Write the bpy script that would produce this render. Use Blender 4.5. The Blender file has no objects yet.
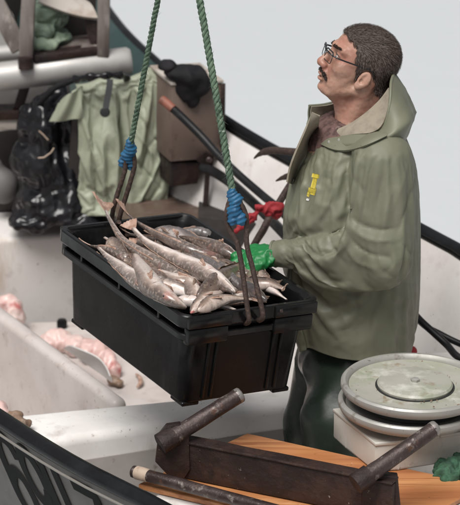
import bpy, bmesh, math, random
import numpy as np
from mathutils import Vector, Matrix, noise
from mathutils.bvhtree import BVHTree

random.seed(7)
RNG = np.random.default_rng(7)
SC = bpy.context.scene
COL = SC.collection
PI = math.pi

# ------------------------------------------------------------------ camera
TH = math.radians(20.0)
FPX, CU, CV = 2880.0, 230.0, 252.5
CAM = Vector((0.0, -8 * math.cos(TH), 1.043 + 8 * math.sin(TH)))
cd = bpy.data.cameras.new('camera')
cam = bpy.data.objects.new('camera', cd)
COL.objects.link(cam)
cam.location = CAM
cam.rotation_euler = (PI / 2 - TH, 0, 0)
cd.sensor_fit = 'AUTO'
cd.sensor_width = 36.0
cd.lens = FPX / 505.0 * 36.0
cd.clip_start, cd.clip_end = 0.5, 3000.0
cd.dof.use_dof = True
cd.dof.focus_distance = 7.75
cd.dof.aperture_fstop = 6.3
SC.camera = cam

# ------------------------------------------------------------------ sky, sun, exposure
SUN_EL, SUN_ROT = math.radians(62), math.radians(-25)
W = bpy.data.worlds.new('World')
SC.world = W
W.use_nodes = True
wn, wl = W.node_tree.nodes, W.node_tree.links
wn.clear()
wo = wn.new('ShaderNodeOutputWorld')
wb = wn.new('ShaderNodeBackground')
sky = wn.new('ShaderNodeTexSky')
sky.sky_type = 'NISHITA'
sky.sun_disc = False
sky.sun_elevation = SUN_EL
sky.sun_rotation = SUN_ROT
sky.air_density, sky.dust_density, sky.ozone_density = 1.0, 4.0, 1.0
hs = wn.new('ShaderNodeHueSaturation')
hs.inputs['Saturation'].default_value = 0.12
hs.inputs['Value'].default_value = 1.0
wl.new(sky.outputs[0], hs.inputs['Color'])
wl.new(hs.outputs[0], wb.inputs['Color'])
wb.inputs['Strength'].default_value = 0.072
wl.new(wb.outputs[0], wo.inputs['Surface'])
sd = bpy.data.lights.new('sun', 'SUN')
sd.energy = 3.1
sd.angle = math.radians(34)
sd.color = (1.0, 0.97, 0.93)
sun = bpy.data.objects.new('sun', sd)
COL.objects.link(sun)
# the direction towards the sun: up, from the left and from behind the camera
sdir = Vector((math.sin(SUN_ROT) * math.cos(SUN_EL), -math.cos(SUN_ROT) * math.cos(SUN_EL), math.sin(SUN_EL)))
sun.rotation_euler = sdir.to_track_quat('Z', 'Y').to_euler()
sky.sun_rotation = math.atan2(sdir.x, sdir.y)
SC.view_settings.view_transform = 'Standard'
SC.view_settings.look = 'None'
SC.view_settings.exposure = 0.22
SC.view_settings.gamma = 1.0


# ------------------------------------------------------------------ helpers
def at(u, v, z=None, y=None):
    """World point on the sight line of photo pixel (u, v) at height z or at distance y."""
    r = Vector((1, 0, 0)) * ((u - CU) / FPX) - Vector((0, math.sin(TH), math.cos(TH))) * ((v - CV) / FPX) \
        + Vector((0, math.cos(TH), -math.sin(TH)))
    k = (z - CAM.z) / r.z if z is not None else (y - CAM.y) / r.y
    return CAM + r * k


ORIG = {}


def link(name, me, parent=None, mats=None):
    """Link a mesh given in world coordinates, origin moved to the base of its box."""
    n = len(me.vertices)
    co = np.empty(n * 3, np.float32)
    me.vertices.foreach_get('co', co)
    co = co.reshape(-1, 3)
    o = (co.min(0) + co.max(0)) / 2
    o[2] = co[:, 2].min()
    co -= o
    me.vertices.foreach_set('co', co.ravel())
    me.update()
    ob = bpy.data.objects.new(name, me)
    COL.objects.link(ob)
    o = Vector([float(x) for x in o])
    ORIG[ob.name] = o
    if parent is not None:
        ob.parent = parent
        ob.location = o - ORIG[parent.name]
    else:
        ob.location = o
    if mats is not None:
        for m in (mats if isinstance(mats, (list, tuple)) else [mats]):
            me.materials.append(m)
    return ob


def mesh(name, verts, faces, mat, parent=None, smooth=True, sharp=None):
    me = bpy.data.meshes.new(name)
    if isinstance(verts, np.ndarray):
        verts = verts.tolist()
    if isinstance(faces, np.ndarray):
        faces = faces.tolist()
    me.from_pydata(verts, [], faces)
    me.update()
    if smooth:
        me.polygons.foreach_set('use_smooth', [True] * len(me.polygons))
        if sharp:
            me.set_sharp_from_angle(angle=math.radians(sharp))
    return link(name, me, parent, mat)


def bmobj(name, bm, mat, parent=None, smooth=True, sharp=35):
    bmesh.ops.recalc_face_normals(bm, faces=bm.faces)
    me = bpy.data.meshes.new(name)
    bm.to_mesh(me)
    bm.free()
    if smooth:
        me.polygons.foreach_set('use_smooth', [True] * len(me.polygons))
        me.set_sharp_from_angle(angle=math.radians(sharp))
    return link(name, me, parent, mat)


def thing(name, loc, label, cat, group=None):
    o = bpy.data.objects.new(name, None)
    COL.objects.link(o)
    o.empty_display_size = 0.05
    o.location = loc
    ORIG[o.name] = Vector(loc)
    return tag(o, label, cat, group)


def tag(o, label=None, cat=None, group=None, kind=None):
    if label: o['label'] = label
    if cat: o['category'] = cat
    if group: o['group'] = group
    if kind: o['kind'] = kind
    return o


def spline(pts, k=8):
    P = [Vector(p) for p in pts]
    out = []
    for i in range(len(P) - 1):
        p0, p1, p2, p3 = P[max(i - 1, 0)], P[i], P[i + 1], P[min(i + 2, len(P) - 1)]
        for j in range(k):
            t = j / k
            out.append(0.5 * ((2 * p1) + (p2 - p0) * t + (2 * p0 - 5 * p1 + 4 * p2 - p3) * t * t
                              + (3 * p1 - p0 - 3 * p2 + p3) * t ** 3))
    out.append(P[-1])
    return out


def interp(xs, ys, x):
    return float(np.interp(x, xs, ys))


def frames(P):
    T = []
    for i in range(len(P)):
        d = P[min(i + 1, len(P) - 1)] - P[max(i - 1, 0)]
        T.append(d.normalized() if d.length > 1e-9 else Vector((0, 0, 1)))
    n = T[0].orthogonal().normalized()
    N = []
    for t in T:
        n = (n - t * n.dot(t)).normalized()
        N.append(n)
    return T, N


def tube_data(P, r, n=12, caps=True, lump=0.0, seed=0):
    P = [Vector(p) for p in P]
    T, N = frames(P)
    R = r if isinstance(r, (list, tuple)) else [r] * len(P)
    V, Fc = [], []
    for i, p in enumerate(P):
        b = T[i].cross(N[i])
        for j in range(n):
            a = 2 * PI * j / n
            rr = R[i]
            if lump:
                rr *= 1 + lump * noise.noise(Vector((i * 0.37 + seed, math.cos(a) * 1.3, math.sin(a) * 1.3)))
            V.append(p + (N[i] * math.cos(a) + b * math.sin(a)) * rr)
    for i in range(len(P) - 1):
        for j in range(n):
            Fc.append((i * n + j, i * n + (j + 1) % n, (i + 1) * n + (j + 1) % n, (i + 1) * n + j))
    if caps:
        Fc.append(tuple(reversed(range(n))))
        Fc.append(tuple(range((len(P) - 1) * n, len(P) * n)))
    return V, Fc


def join(*parts):
    V, Fc = [], []
    for v, f in parts:
        b = len(V)
        V += list(v)
        Fc += [tuple(i + b for i in q) for q in f]
    return V, Fc


def tube(name, P, r, mat, parent=None, n=12, lump=0.0, seed=0, sharp=50):
    V, Fc = tube_data(P, r, n, True, lump, seed)
    return mesh(name, V, Fc, mat, parent, sharp=sharp)


def rope_data(P, R, pitch, strands=3, n=7):
    """A laid rope: strands twisted round the centre line."""
    P = [Vector(p) for p in P]
    L = [0.0]
    for i in range(1, len(P)):
        L.append(L[-1] + (P[i] - P[i - 1]).length)
    cnt = max(8, int(L[-1] / pitch * 9))
    xs = np.linspace(0, L[-1], cnt)
    Q = [Vector([float(np.interp(x, L, [p[k] for p in P])) for k in range(3)]) for x in xs]
    T, N = frames(Q)
    parts = []
    for s in range(strands):
        C = []
        for i, q in enumerate(Q):
            a = 2 * PI * (xs[i] / pitch + s / strands)
            b = T[i].cross(N[i])
            C.append(q + (N[i] * math.cos(a) + b * math.sin(a)) * R * 0.52)
        parts.append(tube_data(C, R * 0.56, n, True, 0.08, s))
    return join(*parts), Q


def hexa(name, bot, top, mat, parent=None, bevel=0.006, seg=2, sub=0, warp=0.0):
    """A block from its four lower and four upper corners, edges rounded."""
    bm = bmesh.new()
    vs = [bm.verts.new(p) for p in list(bot) + list(top)]
    bm.faces.new(vs[0:4][::-1])
    bm.faces.new(vs[4:8])
    for i in range(4):
        j = (i + 1) % 4
        bm.faces.new((vs[i], vs[j], vs[4 + j], vs[4 + i]))
    if bevel > 0:
        bmesh.ops.bevel(bm, geom=bm.edges[:], offset=bevel, segments=seg, profile=0.5, affect='EDGES')
    if sub:
        bmesh.ops.subdivide_edges(bm, edges=[e for e in bm.edges if e.calc_length() > 0.04], cuts=sub, use_grid_fill=True)
        for v in bm.verts:
            v.co += Vector((noise.noise(v.co * 9), noise.noise(v.co * 9 + Vector((7, 1, 3))), noise.noise(v.co * 9 + Vector((2, 9, 5))))) * warp
    return bmobj(name, bm, mat, parent)


def bar(name, p0, p1, w, h, mat, parent=None, up=(0, 0, 1), bevel=0.004, sub=0, warp=0.0):
    p0, p1 = Vector(p0), Vector(p1)
    d = (p1 - p0).normalized()
    s = d.cross(Vector(up)).normalized()
    t = s.cross(d).normalized()
    q = lambda p: [p + s * w / 2 + t * h / 2, p - s * w / 2 + t * h / 2, p - s * w / 2 - t * h / 2, p + s * w / 2 - t * h / 2]
    return hexa(name, q(p0), q(p1), mat, parent, bevel, 2, sub, warp)


def prism(name, poly, nrm, th, mat, parent=None, bevel=0.0):
    """A flat outline given in 3-D, thickened by th along nrm."""
    n = Vector(nrm).normalized()
    a = [Vector(p) for p in poly]
    bm = bmesh.new()
    lo = [bm.verts.new(p) for p in a]
    hi = [bm.verts.new(p + n * th) for p in a]
    bm.faces.new(lo)
    bm.faces.new(hi[::-1])
    k = len(a)
    for i in range(k):
        bm.faces.new((lo[i], hi[i], hi[(i + 1) % k], lo[(i + 1) % k]))
    if bevel:
        bmesh.ops.bevel(bm, geom=bm.edges[:], offset=bevel, segments=2, profile=0.5, affect='EDGES')
    return bmobj(name, bm, mat, parent)


def lathe(name, prof, c, axis, mat, parent=None, n=64, sharp=35):
    """Rings (radius, height) about an axis through c."""
    ax = Vector(axis).normalized()
    e1 = ax.orthogonal().normalized()
    e2 = ax.cross(e1)
    V, Fc = [], []
    for r, h in prof:
        for j in range(n):
            a = 2 * PI * j / n
            V.append(Vector(c) + ax * h + (e1 * math.cos(a) + e2 * math.sin(a)) * r)
    for i in range(len(prof) - 1):
        for j in range(n):
            Fc.append((i * n + j, i * n + (j + 1) % n, (i + 1) * n + (j + 1) % n, (i + 1) * n + j))
    Fc.append(tuple(reversed(range(n))))
    Fc.append(tuple(range((len(prof) - 1) * n, len(prof) * n)))
    return mesh(name, V, Fc, mat, parent, sharp=sharp)


def sheet_data(G, th):
    """A curved sheet from a grid of points G[i][j], thickened by th along its normals."""
    G = np.array([[list(p) for p in row] for row in G], float)
    a, b = G.shape[:2]
    du = np.gradient(G, axis=0)
    dv = np.gradient(G, axis=1)
    N = np.cross(du, dv)
    N /= np.linalg.norm(N, axis=2, keepdims=True) + 1e-12
    top, bot = G + N * th / 2, G - N * th / 2
    V = np.concatenate([top.reshape(-1, 3), bot.reshape(-1, 3)])
    Fc = []
    k = a * b
    for i in range(a - 1):
        for j in range(b - 1):
            q = (i * b + j, (i + 1) * b + j, (i + 1) * b + j + 1, i * b + j + 1)
            Fc.append(q)
            Fc.append(tuple(x + k for x in q[::-1]))
    edge = [(0, j) for j in range(b)] + [(i, b - 1) for i in range(1, a)] + [(a - 1, j) for j in range(b - 2, -1, -1)] + [(i, 0) for i in range(a - 2, 0, -1)]
    ids = [i * b + j for i, j in edge]
    for m in range(len(ids)):
        p, q = ids[m], ids[(m + 1) % len(ids)]
        Fc.append((q, p, p + k, q + k))
    return [Vector(v) for v in V.tolist()], Fc


def sheet(name, G, th, mat, parent=None):
    V, Fc = sheet_data(G, th)
    return mesh(name, V, Fc, mat, parent, sharp=60)


# ---- numpy value noise and signed-distance meshing
def _h(i, j, k, s):
    n = (i * 374761393 + j * 668265263 + k * 2147483647 + s * 1274126177) & 0xFFFFFFFF
    n = ((n ^ (n >> 13)) * 1274126177) & 0xFFFFFFFF
    return ((n ^ (n >> 16)) & 0xFFFF) / 32768.0 - 1.0


def vnoise(P, sc, seed=0):
    Q = np.asarray(P, float) * sc + 100.0
    I = np.floor(Q).astype(np.int64)
    f = Q - I
    f = f * f * (3 - 2 * f)
    r = 0
    for dx in (0, 1):
        for dy in (0, 1):
            for dz in (0, 1):
                w = (f[:, 0] if dx else 1 - f[:, 0]) * (f[:, 1] if dy else 1 - f[:, 1]) * (f[:, 2] if dz else 1 - f[:, 2])
                r = r + w * _h(I[:, 0] + dx, I[:, 1] + dy, I[:, 2] + dz, seed)
    return r


def sdf_mesh(f, lo, hi, h):
    """Surface nets over a sampled distance function: (vertices, quads)."""
    lo, hi = np.array(lo, float), np.array(hi, float)
    n = np.ceil((hi - lo) / h).astype(int) + 1
    ax = [lo[k] + h * np.arange(n[k]) for k in range(3)]
    V = np.empty(n, np.float32)
    step = max(1, int(6e5 // (n[1] * n[2])))
    for s in range(0, n[0], step):
        X, Y, Z = np.meshgrid(ax[0][s:s + step], ax[1], ax[2], indexing='ij')
        V[s:s + step] = f(np.stack([X.ravel(), Y.ravel(), Z.ravel()], 1)).reshape(X.shape)
    S = V < 0
    c = np.zeros(n - 1, np.int8)
    for a in (0, 1):
        for b in (0, 1):
            for d in (0, 1):
                c += S[a:n[0] - 1 + a, b:n[1] - 1 + b, d:n[2] - 1 + d]
    act = (c > 0) & (c < 8)
    idx = -np.ones(act.shape, np.int64)
    m = int(act.sum())
    idx[act] = np.arange(m)
    ii, jj, kk = np.nonzero(act)
    P, cnt = np.zeros((m, 3)), np.zeros(m)
    cor = [(a, b, d) for a in (0, 1) for b in (0, 1) for d in (0, 1)]
    for p in cor:
        for q in cor:
            if sum(abs(p[t] - q[t]) for t in range(3)) == 1 and p < q:
                va = V[ii + p[0], jj + p[1], kk + p[2]]
                vb = V[ii + q[0], jj + q[1], kk + q[2]]
                mk = (va < 0) != (vb < 0)
                t = np.where(mk, va / np.where(mk, va - vb, 1), 0)
                P += np.where(mk[:, None], np.array(p) + t[:, None] * (np.array(q) - np.array(p)), 0)
                cnt += mk
    P = lo + h * (np.stack([ii, jj, kk], 1) + P / cnt[:, None])
    F = []
    for axi in range(3):
        o = [t for t in range(3) if t != axi]
        sl0, sl1 = [slice(None)] * 3, [slice(None)] * 3
        sl0[axi], sl1[axi] = slice(0, -1), slice(1, None)
        A, B = S[tuple(sl0)], S[tuple(sl1)]
        e = np.argwhere(A != B)
        e = e[(e[:, o[0]] > 0) & (e[:, o[1]] > 0) & (e[:, o[0]] < n[o[0]] - 1) & (e[:, o[1]] < n[o[1]] - 1)]
        ins = A[e[:, 0], e[:, 1], e[:, 2]]
        def cell(d0, d1):
            x = e.copy()
            x[:, o[0]] -= d0
            x[:, o[1]] -= d1
            return idx[x[:, 0], x[:, 1], x[:, 2]]
        q = np.stack([cell(1, 1), cell(0, 1), cell(0, 0), cell(1, 0)], 1)
        flip = ins if axi != 1 else ~ins
        q[~flip] = q[~flip][:, ::-1]
        F.append(q)
    F = np.concatenate(F)
    return P, F


def vnormals(P, F):
    N = np.zeros_like(P)
    n = np.cross(P[F[:, 2]] - P[F[:, 0]], P[F[:, 3]] - P[F[:, 1]])
    for k in range(4):
        np.add.at(N, F[:, k], n)
    return N / (np.linalg.norm(N, axis=1, keepdims=True) + 1e-12)


def smooth_field(P, F, it=1):
    for _ in range(it):
        S, c = np.zeros_like(P), np.zeros(len(P))
        for k in range(4):
            np.add.at(S, F[:, k], P[F[:, (k + 1) % 4]] + P[F[:, (k + 3) % 4]])
            np.add.at(c, F[:, k], 2)
        P = 0.5 * P + 0.5 * S / c[:, None]
    return P


def smin(a, b, k):
    h = np.clip(0.5 + 0.5 * (b - a) / k, 0, 1)
    return b + (a - b) * h - k * h * (1 - h)


def smax(a, b, k):
    return -smin(-a, -b, k)


def ell(P, c, r):
    q = (P - np.array(c)) / np.array(r)
    k0 = np.linalg.norm(q, axis=1)
    k1 = np.linalg.norm(q / np.array(r), axis=1) + 1e-9
    return k0 * (k0 - 1) / k1


def cap(P, a, b, ra, rb=None):
    rb = ra if rb is None else rb
    a, b = np.array(a, float), np.array(b, float)
    t = np.clip(((P - a) @ (b - a)) / ((b - a) @ (b - a)), 0, 1)
    return np.linalg.norm(P - a - t[:, None] * (b - a), axis=1) - (ra + (rb - ra) * t)


def poly2(x, y, pts):
    """Signed distance to a 2-D outline."""
    p = np.array(pts, float)
    d = np.full(len(x), 1e9)
    s = np.ones(len(x))
    for i in range(len(p)):
        a, b = p[i], p[i - 1]
        e, wx, wy = b - a, x - a[0], y - a[1]
        t = np.clip((wx * e[0] + wy * e[1]) / (e @ e), 0, 1)
        d = np.minimum(d, (wx - e[0] * t) ** 2 + (wy - e[1] * t) ** 2)
        c1, c2, c3 = y >= a[1], y < b[1], e[0] * wy > e[1] * wx
        s = np.where((c1 & c2 & c3) | (~c1 & ~c2 & ~c3), -s, s)
    return s * np.sqrt(d)


def drape(V, F, pin, body, frames_, shrink, bend, grav, dist=.004, fric=20):
    """Let a cloth settle over a body for some frames; returns the settled vertices."""
    me = bpy.data.meshes.new('cloth_rest')
    me.from_pydata(V.tolist(), [], F)
    ob = bpy.data.objects.new('cloth_rest', me)
    COL.objects.link(ob)
    mb = bpy.data.meshes.new('cloth_body')
    mb.from_pydata(body[0].tolist(), [], [tuple(int(i) for i in f) for f in body[1]])
    bo = bpy.data.objects.new('cloth_body', mb)
    COL.objects.link(bo)
    bo.modifiers.new('collision', 'COLLISION')
    bo.collision.thickness_outer = dist
    bo.collision.cloth_friction = fric
    vg = ob.vertex_groups.new(name='pin')
    for i in np.nonzero(pin > 0)[0]:
        vg.add([int(i)], float(pin[i]), 'REPLACE')
    m = ob.modifiers.new('cloth', 'CLOTH')
    c = m.settings
    c.quality, c.mass = 4, .25
    c.tension_stiffness = c.compression_stiffness = 25
    c.shear_stiffness, c.bending_stiffness = 8, bend
    c.air_damping, c.bending_damping = 1, 2
    c.tension_damping = c.compression_damping = c.shear_damping = 10
    c.vertex_group_mass = 'pin'
    c.shrink_min = c.shrink_max = -shrink
    m.collision_settings.distance_min = dist
    m.point_cache.frame_end = frames_
    g0 = SC.gravity.copy()
    SC.gravity = (0, 0, -9.8 * grav)
    SC.frame_start, SC.frame_end = 1, frames_
    for f in range(1, frames_ + 1):
        SC.frame_set(f)
    dg = bpy.context.evaluated_depsgraph_get()
    ev = ob.evaluated_get(dg)
    em = ev.to_mesh()
    co = np.empty(len(V) * 3, np.float32)
    em.vertices.foreach_get('co', co)
    ev.to_mesh_clear()
    SC.gravity = g0
    bpy.data.objects.remove(ob)
    bpy.data.objects.remove(bo)
    bpy.data.meshes.remove(me)
    bpy.data.meshes.remove(mb)
    co = co.reshape(-1, 3).astype(float)
    return co if np.isfinite(co).all() else V


def refine(V, F, level=1):
    """Smoothly subdivided copy: vertices and faces."""
    me = bpy.data.meshes.new('refine')
    me.from_pydata(V.tolist(), [], F)
    ob = bpy.data.objects.new('refine', me)
    COL.objects.link(ob)
    m = ob.modifiers.new('s', 'SUBSURF')
    m.levels = m.render_levels = level
    m.boundary_smooth = 'ALL'
    dg = bpy.context.evaluated_depsgraph_get()
    dg.update()
    ev = ob.evaluated_get(dg)
    em = ev.to_mesh()
    co = np.empty(len(em.vertices) * 3, np.float32)
    em.vertices.foreach_get('co', co)
    fq = np.empty(len(em.loops), np.int32)
    em.loops.foreach_get('vertex_index', fq)
    ev.to_mesh_clear()
    bpy.data.objects.remove(ob)
    bpy.data.meshes.remove(me)
    return co.reshape(-1, 3).astype(float), fq.reshape(-1, 4)


# ------------------------------------------------------------------ materials
def mat(name, col, rough=0.5, metal=0.0, var=(), bump=(), spec=0.5, coat=0.0, sss=0.0, rvar=0.0, sheen=0.0, trans=0.0):
    """Principled material; var: (noise scale, colour, low, high[, stretch][, detail]) layers over the base colour."""
    m = bpy.data.materials.new(name)
    m.use_nodes = True
    nt = m.node_tree
    N, L = nt.nodes, nt.links
    b = N['Principled BSDF']
    tc = N.new('ShaderNodeTexCoord')
    b.inputs['Roughness'].default_value = rough
    b.inputs['Metallic'].default_value = metal
    b.inputs['Specular IOR Level'].default_value = spec
    b.inputs['Coat Weight'].default_value = coat
    b.inputs['Coat Roughness'].default_value = 0.15
    b.inputs['Transmission Weight'].default_value = trans
    if sheen: b.inputs['Sheen Weight'].default_value = sheen
    if sss:
        b.inputs['Subsurface Weight'].default_value = sss
        b.inputs['Subsurface Radius'].default_value = (0.006, 0.002, 0.001)
        b.inputs['Subsurface Scale'].default_value = 1.0
    def ntex(sc, stretch=(1, 1, 1), det=5.0, off=0.0):
        mp = N.new('ShaderNodeMapping')
        mp.inputs['Scale'].default_value = stretch
        mp.inputs['Location'].default_value = (off, off * 1.7, off * 0.6)
        L.new(tc.outputs['Object'], mp.inputs['Vector'])
        t = N.new('ShaderNodeTexNoise')
        t.inputs['Scale'].default_value = sc
        t.inputs['Detail'].default_value = det
        t.inputs['Roughness'].default_value = 0.6
        L.new(mp.outputs[0], t.inputs['Vector'])
        return t.outputs['Fac']
    def ramp(fac, lo, hi):
        r = N.new('ShaderNodeMapRange')
        r.inputs['From Min'].default_value = lo
        r.inputs['From Max'].default_value = hi
        L.new(fac, r.inputs['Value'])
        return r.outputs[0]
    cur = None
    for i, v in enumerate(var):
        st = v[4] if len(v) > 4 else (1, 1, 1)
        fac = ramp(ntex(v[0], st, v[5] if len(v) > 5 else 5.0, i * 3.1), v[2], v[3])
        mx = N.new('ShaderNodeMix')
        mx.data_type = 'RGBA'
        L.new(fac, mx.inputs['Factor'])
        if cur is None: mx.inputs['A'].default_value = (*col, 1)
        else: L.new(cur, mx.inputs['A'])
        mx.inputs['B'].default_value = (*v[1], 1)
        cur = mx.outputs['Result']
    if cur is None: b.inputs['Base Color'].default_value = (*col, 1)
    else: L.new(cur, b.inputs['Base Color'])
    if rvar:
        r = N.new('ShaderNodeMapRange')
        r.inputs['From Min'].default_value, r.inputs['From Max'].default_value = 0.3, 0.7
        r.inputs['To Min'].default_value, r.inputs['To Max'].default_value = max(rough - rvar, 0.03), min(rough + rvar, 1)
        L.new(ntex(13, det=6.0, off=5.0), r.inputs['Value'])
        L.new(r.outputs[0], b.inputs['Roughness'])
    prev = None
    for bp in bump:
        bn = N.new('ShaderNodeBump')
        bn.inputs['Strength'].default_value = bp[1]
        bn.inputs['Distance'].default_value = bp[2]
        L.new(ntex(bp[0], bp[3] if len(bp) > 3 else (1, 1, 1), 6.0, 2.2), bn.inputs['Height'])
        if prev: L.new(prev, bn.inputs['Normal'])
        prev = bn.outputs[0]
    if prev: L.new(prev, b.inputs['Normal'])
    m['_'] = 0
    return m


GRIME = (0.13, 0.11, 0.095)
M = {}
M['water'] = mat('water', (0.52, 0.545, 0.56), 0.22, spec=0.5, bump=[(0.9, 0.25, 0.05, (1, 0.35, 1)), (4.0, 0.12, 0.02)])  # pale base colour holds the brightness of reflected sky and haze
M['white_hull'] = mat('white_gelcoat', (0.66, 0.63, 0.61), 0.42, var=[(3.0, (0.53, 0.49, 0.465), 0.45, 0.70), (14, (0.45, 0.405, 0.375), 0.58, 0.78), (7, (0.45, 0.36, 0.28), 0.63, 0.78, (1, 1, .25)), (70, GRIME, 0.68, 0.74)], bump=[(30, 0.15, 0.002)], rvar=0.12)
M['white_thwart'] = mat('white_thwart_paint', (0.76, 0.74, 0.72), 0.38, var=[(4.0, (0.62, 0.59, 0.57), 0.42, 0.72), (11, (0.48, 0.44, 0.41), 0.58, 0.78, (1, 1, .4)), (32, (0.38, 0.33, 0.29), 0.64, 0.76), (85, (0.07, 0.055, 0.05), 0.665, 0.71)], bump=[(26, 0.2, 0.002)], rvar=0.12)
M['white_pen'] = mat('white_pen_paint', (0.52, 0.475, 0.455), 0.45, var=[(5.0, (0.41, 0.365, 0.345), 0.42, 0.72), (14, (0.34, 0.28, 0.25), 0.58, 0.76), (70, (0.10, 0.075, 0.06), 0.66, 0.71)], bump=[(26, 0.2, 0.002)], rvar=0.12)  # base greyed to include the shade under the crate
M['hull_out'] = mat('hull_paint_shaded', (0.125, 0.118, 0.11), 0.5, spec=.15, var=[(2.5, (0.09, 0.085, 0.08), 0.4, 0.75), (30, (0.17, 0.165, 0.155), 0.66, 0.76)], rvar=0.1)  # white hull side; its shade is put into this dark grey
M['thwart_front'] = mat('darker_grey_gelcoat', (0.33, 0.305, 0.29), 0.45, var=[(4, (0.25, 0.225, 0.21), 0.42, 0.7), (30, (0.14, 0.115, 0.10), 0.62, 0.74)], bump=[(26, 0.2, 0.002)], rvar=0.1)  # thwart front face, a darker grey than the top
M['hull_green'] = mat('dark_green_hull_paint', (0.022, 0.045, 0.042), 0.35, var=[(8, (0.035, 0.06, 0.055), 0.4, 0.7)])
M['black_letter'] = mat('black_letter_paint', (0.004, 0.004, 0.0045), 0.6, spec=.08, var=[(40, (0.007, 0.007, 0.007), 0.5, 0.8)])
M['rubber'] = mat('black_rubber_rail', (0.009, 0.009, 0.010), 0.24, spec=0.16, var=[(9, (0.014, 0.016, 0.017), 0.45, 0.75)], bump=[(60, 0.15, 0.001)], rvar=0.12)
M['alu'] = mat('brushed_aluminium', (0.46, 0.445, 0.43), 0.5, 0.5, var=[(6, (0.34, 0.325, 0.31), 0.45, 0.75), (16, (0.30, 0.23, 0.18), 0.62, 0.78)], bump=[(50, 0.1, 0.001)], rvar=0.12)
M['strip'] = mat('pale_alloy_strip', (0.22, 0.205, 0.185), 0.5, 0.3, var=[(20, (0.2, 0.18, 0.16), 0.5, 0.75)])
M['old_wood'] = mat('weathered_grey_wood', (0.23, 0.20, 0.185), 0.75, var=[(7, (0.075, 0.055, 0.048), 0.4, 0.65, (1, 1, .2)), (26, (0.36, 0.32, 0.295), 0.55, 0.75, (1, 1, .25)), (9, (0.10, 0.03, 0.018), 0.62, 0.78)], bump=[(34, 0.5, 0.004, (1, 1, .2))])
M['beige_wood'] = mat('worn_beige_board', (0.42, 0.38, 0.34), 0.65, var=[(9, (0.22, 0.16, 0.12), 0.5, 0.72), (14, (0.16, 0.06, 0.03), 0.62, 0.76)], bump=[(30, 0.3, 0.003)])
M['deck_wood'] = mat('wet_brown_deck', (0.10, 0.068, 0.052), 0.38, var=[(6, (0.055, 0.035, 0.027), 0.4, 0.7, (1, .25, 1)), (25, (0.17, 0.125, 0.10), 0.6, 0.8)], bump=[(20, 0.3, 0.003)], rvar=0.2)
M['dark_wood'] = mat('dark_old_timber', (0.022, 0.018, 0.016), 0.6, var=[(10, (0.04, 0.033, 0.03), 0.45, 0.7)], bump=[(25, 0.4, 0.003)])
M['rust_metal'] = mat('dark_rusty_steel', (0.022, 0.0145, 0.0135), 0.5, 0.2, spec=.35, var=[(10, (0.044, 0.025, 0.020), 0.45, 0.62), (32, (0.018, 0.012, 0.012), 0.55, 0.7), (15, (0.11, 0.05, 0.03), 0.66, 0.78), (85, (0.32, 0.29, 0.27), 0.70, 0.73)], bump=[(38, 0.9, 0.006), (120, 0.6, 0.0025)], rvar=0.2)
M['rust_rod'] = mat('worn_rusty_steel', (0.062, 0.044, 0.041), 0.45, 0.4, var=[(11, (0.035, 0.022, 0.02), 0.42, 0.62), (14, (0.15, 0.07, 0.04), 0.62, 0.75), (38, (0.22, 0.19, 0.175), 0.58, 0.70), (110, (0.02, 0.014, 0.013), 0.58, 0.70)], bump=[(50, 0.7, 0.003), (170, .5, .0015)], rvar=0.2)
M['worn_steel'] = mat('worn_bright_steel', (0.30, 0.28, 0.265), 0.45, 0.6, var=[(60, (0.17, 0.12, 0.1), 0.55, 0.7)], bump=[(50, 0.3, 0.001)])
M['hook_rust'] = mat('brown_rusty_hook', (0.045, 0.027, 0.022), 0.6, 0.2, var=[(70, (0.095, 0.058, 0.046), 0.5, 0.7), (140, (0.15, 0.11, 0.09), 0.62, 0.72)], bump=[(120, 0.8, 0.003)])
M['cabinet'] = mat('brown_rusty_cabinet', (0.145, 0.105, 0.086), 0.55, var=[(3, (0.10, 0.068, 0.055), 0.4, 0.7), (24, (0.065, 0.038, 0.029), 0.58, 0.75), (50, (0.22, 0.18, 0.16), 0.68, 0.76)], bump=[(30, 0.25, 0.002)])
M['plywood'] = mat('orange_varnished_board', (0.50, 0.235, 0.095), 0.42, var=[(8, (0.36, 0.135, 0.05), 0.36, 0.62, (.16, 1, 1), 3), (52, (0.29, 0.105, 0.038), 0.50, 0.64, (.05, 1, 1), 6), (15, (0.60, 0.32, 0.15), 0.60, 0.74, (.2, 1, 1)), (40, (0.10, 0.05, 0.03), 0.69, 0.74), (55, (0.6, 0.53, 0.46), 0.71, 0.75)], bump=[(40, 0.25, 0.002, (.08, 1, 1))], rvar=0.15)
M['hauler'] = mat('weathered_alloy_disc', (0.34, 0.335, 0.315), 0.48, 0.25, var=[(7, (0.30, 0.29, 0.26), 0.42, 0.7), (26, (0.19, 0.165, 0.135), 0.58, 0.72), (90, (0.09, 0.07, 0.055), 0.66, 0.72)], bump=[(60, 0.2, 0.001)], rvar=0.12)
M['hauler_dish'] = mat('green_stained_alloy', (0.36, 0.35, 0.305), 0.5, 0.1, var=[(7, (0.27, 0.29, 0.215), 0.45, 0.68), (11, (0.56, 0.55, 0.50), 0.55, 0.72), (24, (0.25, 0.20, 0.14), 0.60, 0.74), (60, (0.10, 0.075, 0.055), 0.68, 0.73)], bump=[(50, 0.2, 0.001)], rvar=0.12)
M['housing'] = mat('weathered_cream_housing', (0.52, 0.50, 0.455), 0.5, var=[(5, (0.40, 0.375, 0.335), 0.42, 0.7), (18, (0.24, 0.20, 0.16), 0.60, 0.76), (60, (0.09, 0.07, 0.055), 0.67, 0.72)], bump=[(40, 0.2, 0.002)], rvar=0.12)
M['dark_gap'] = mat('black_groove', (0.02, 0.02, 0.02), 0.6)
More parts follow.
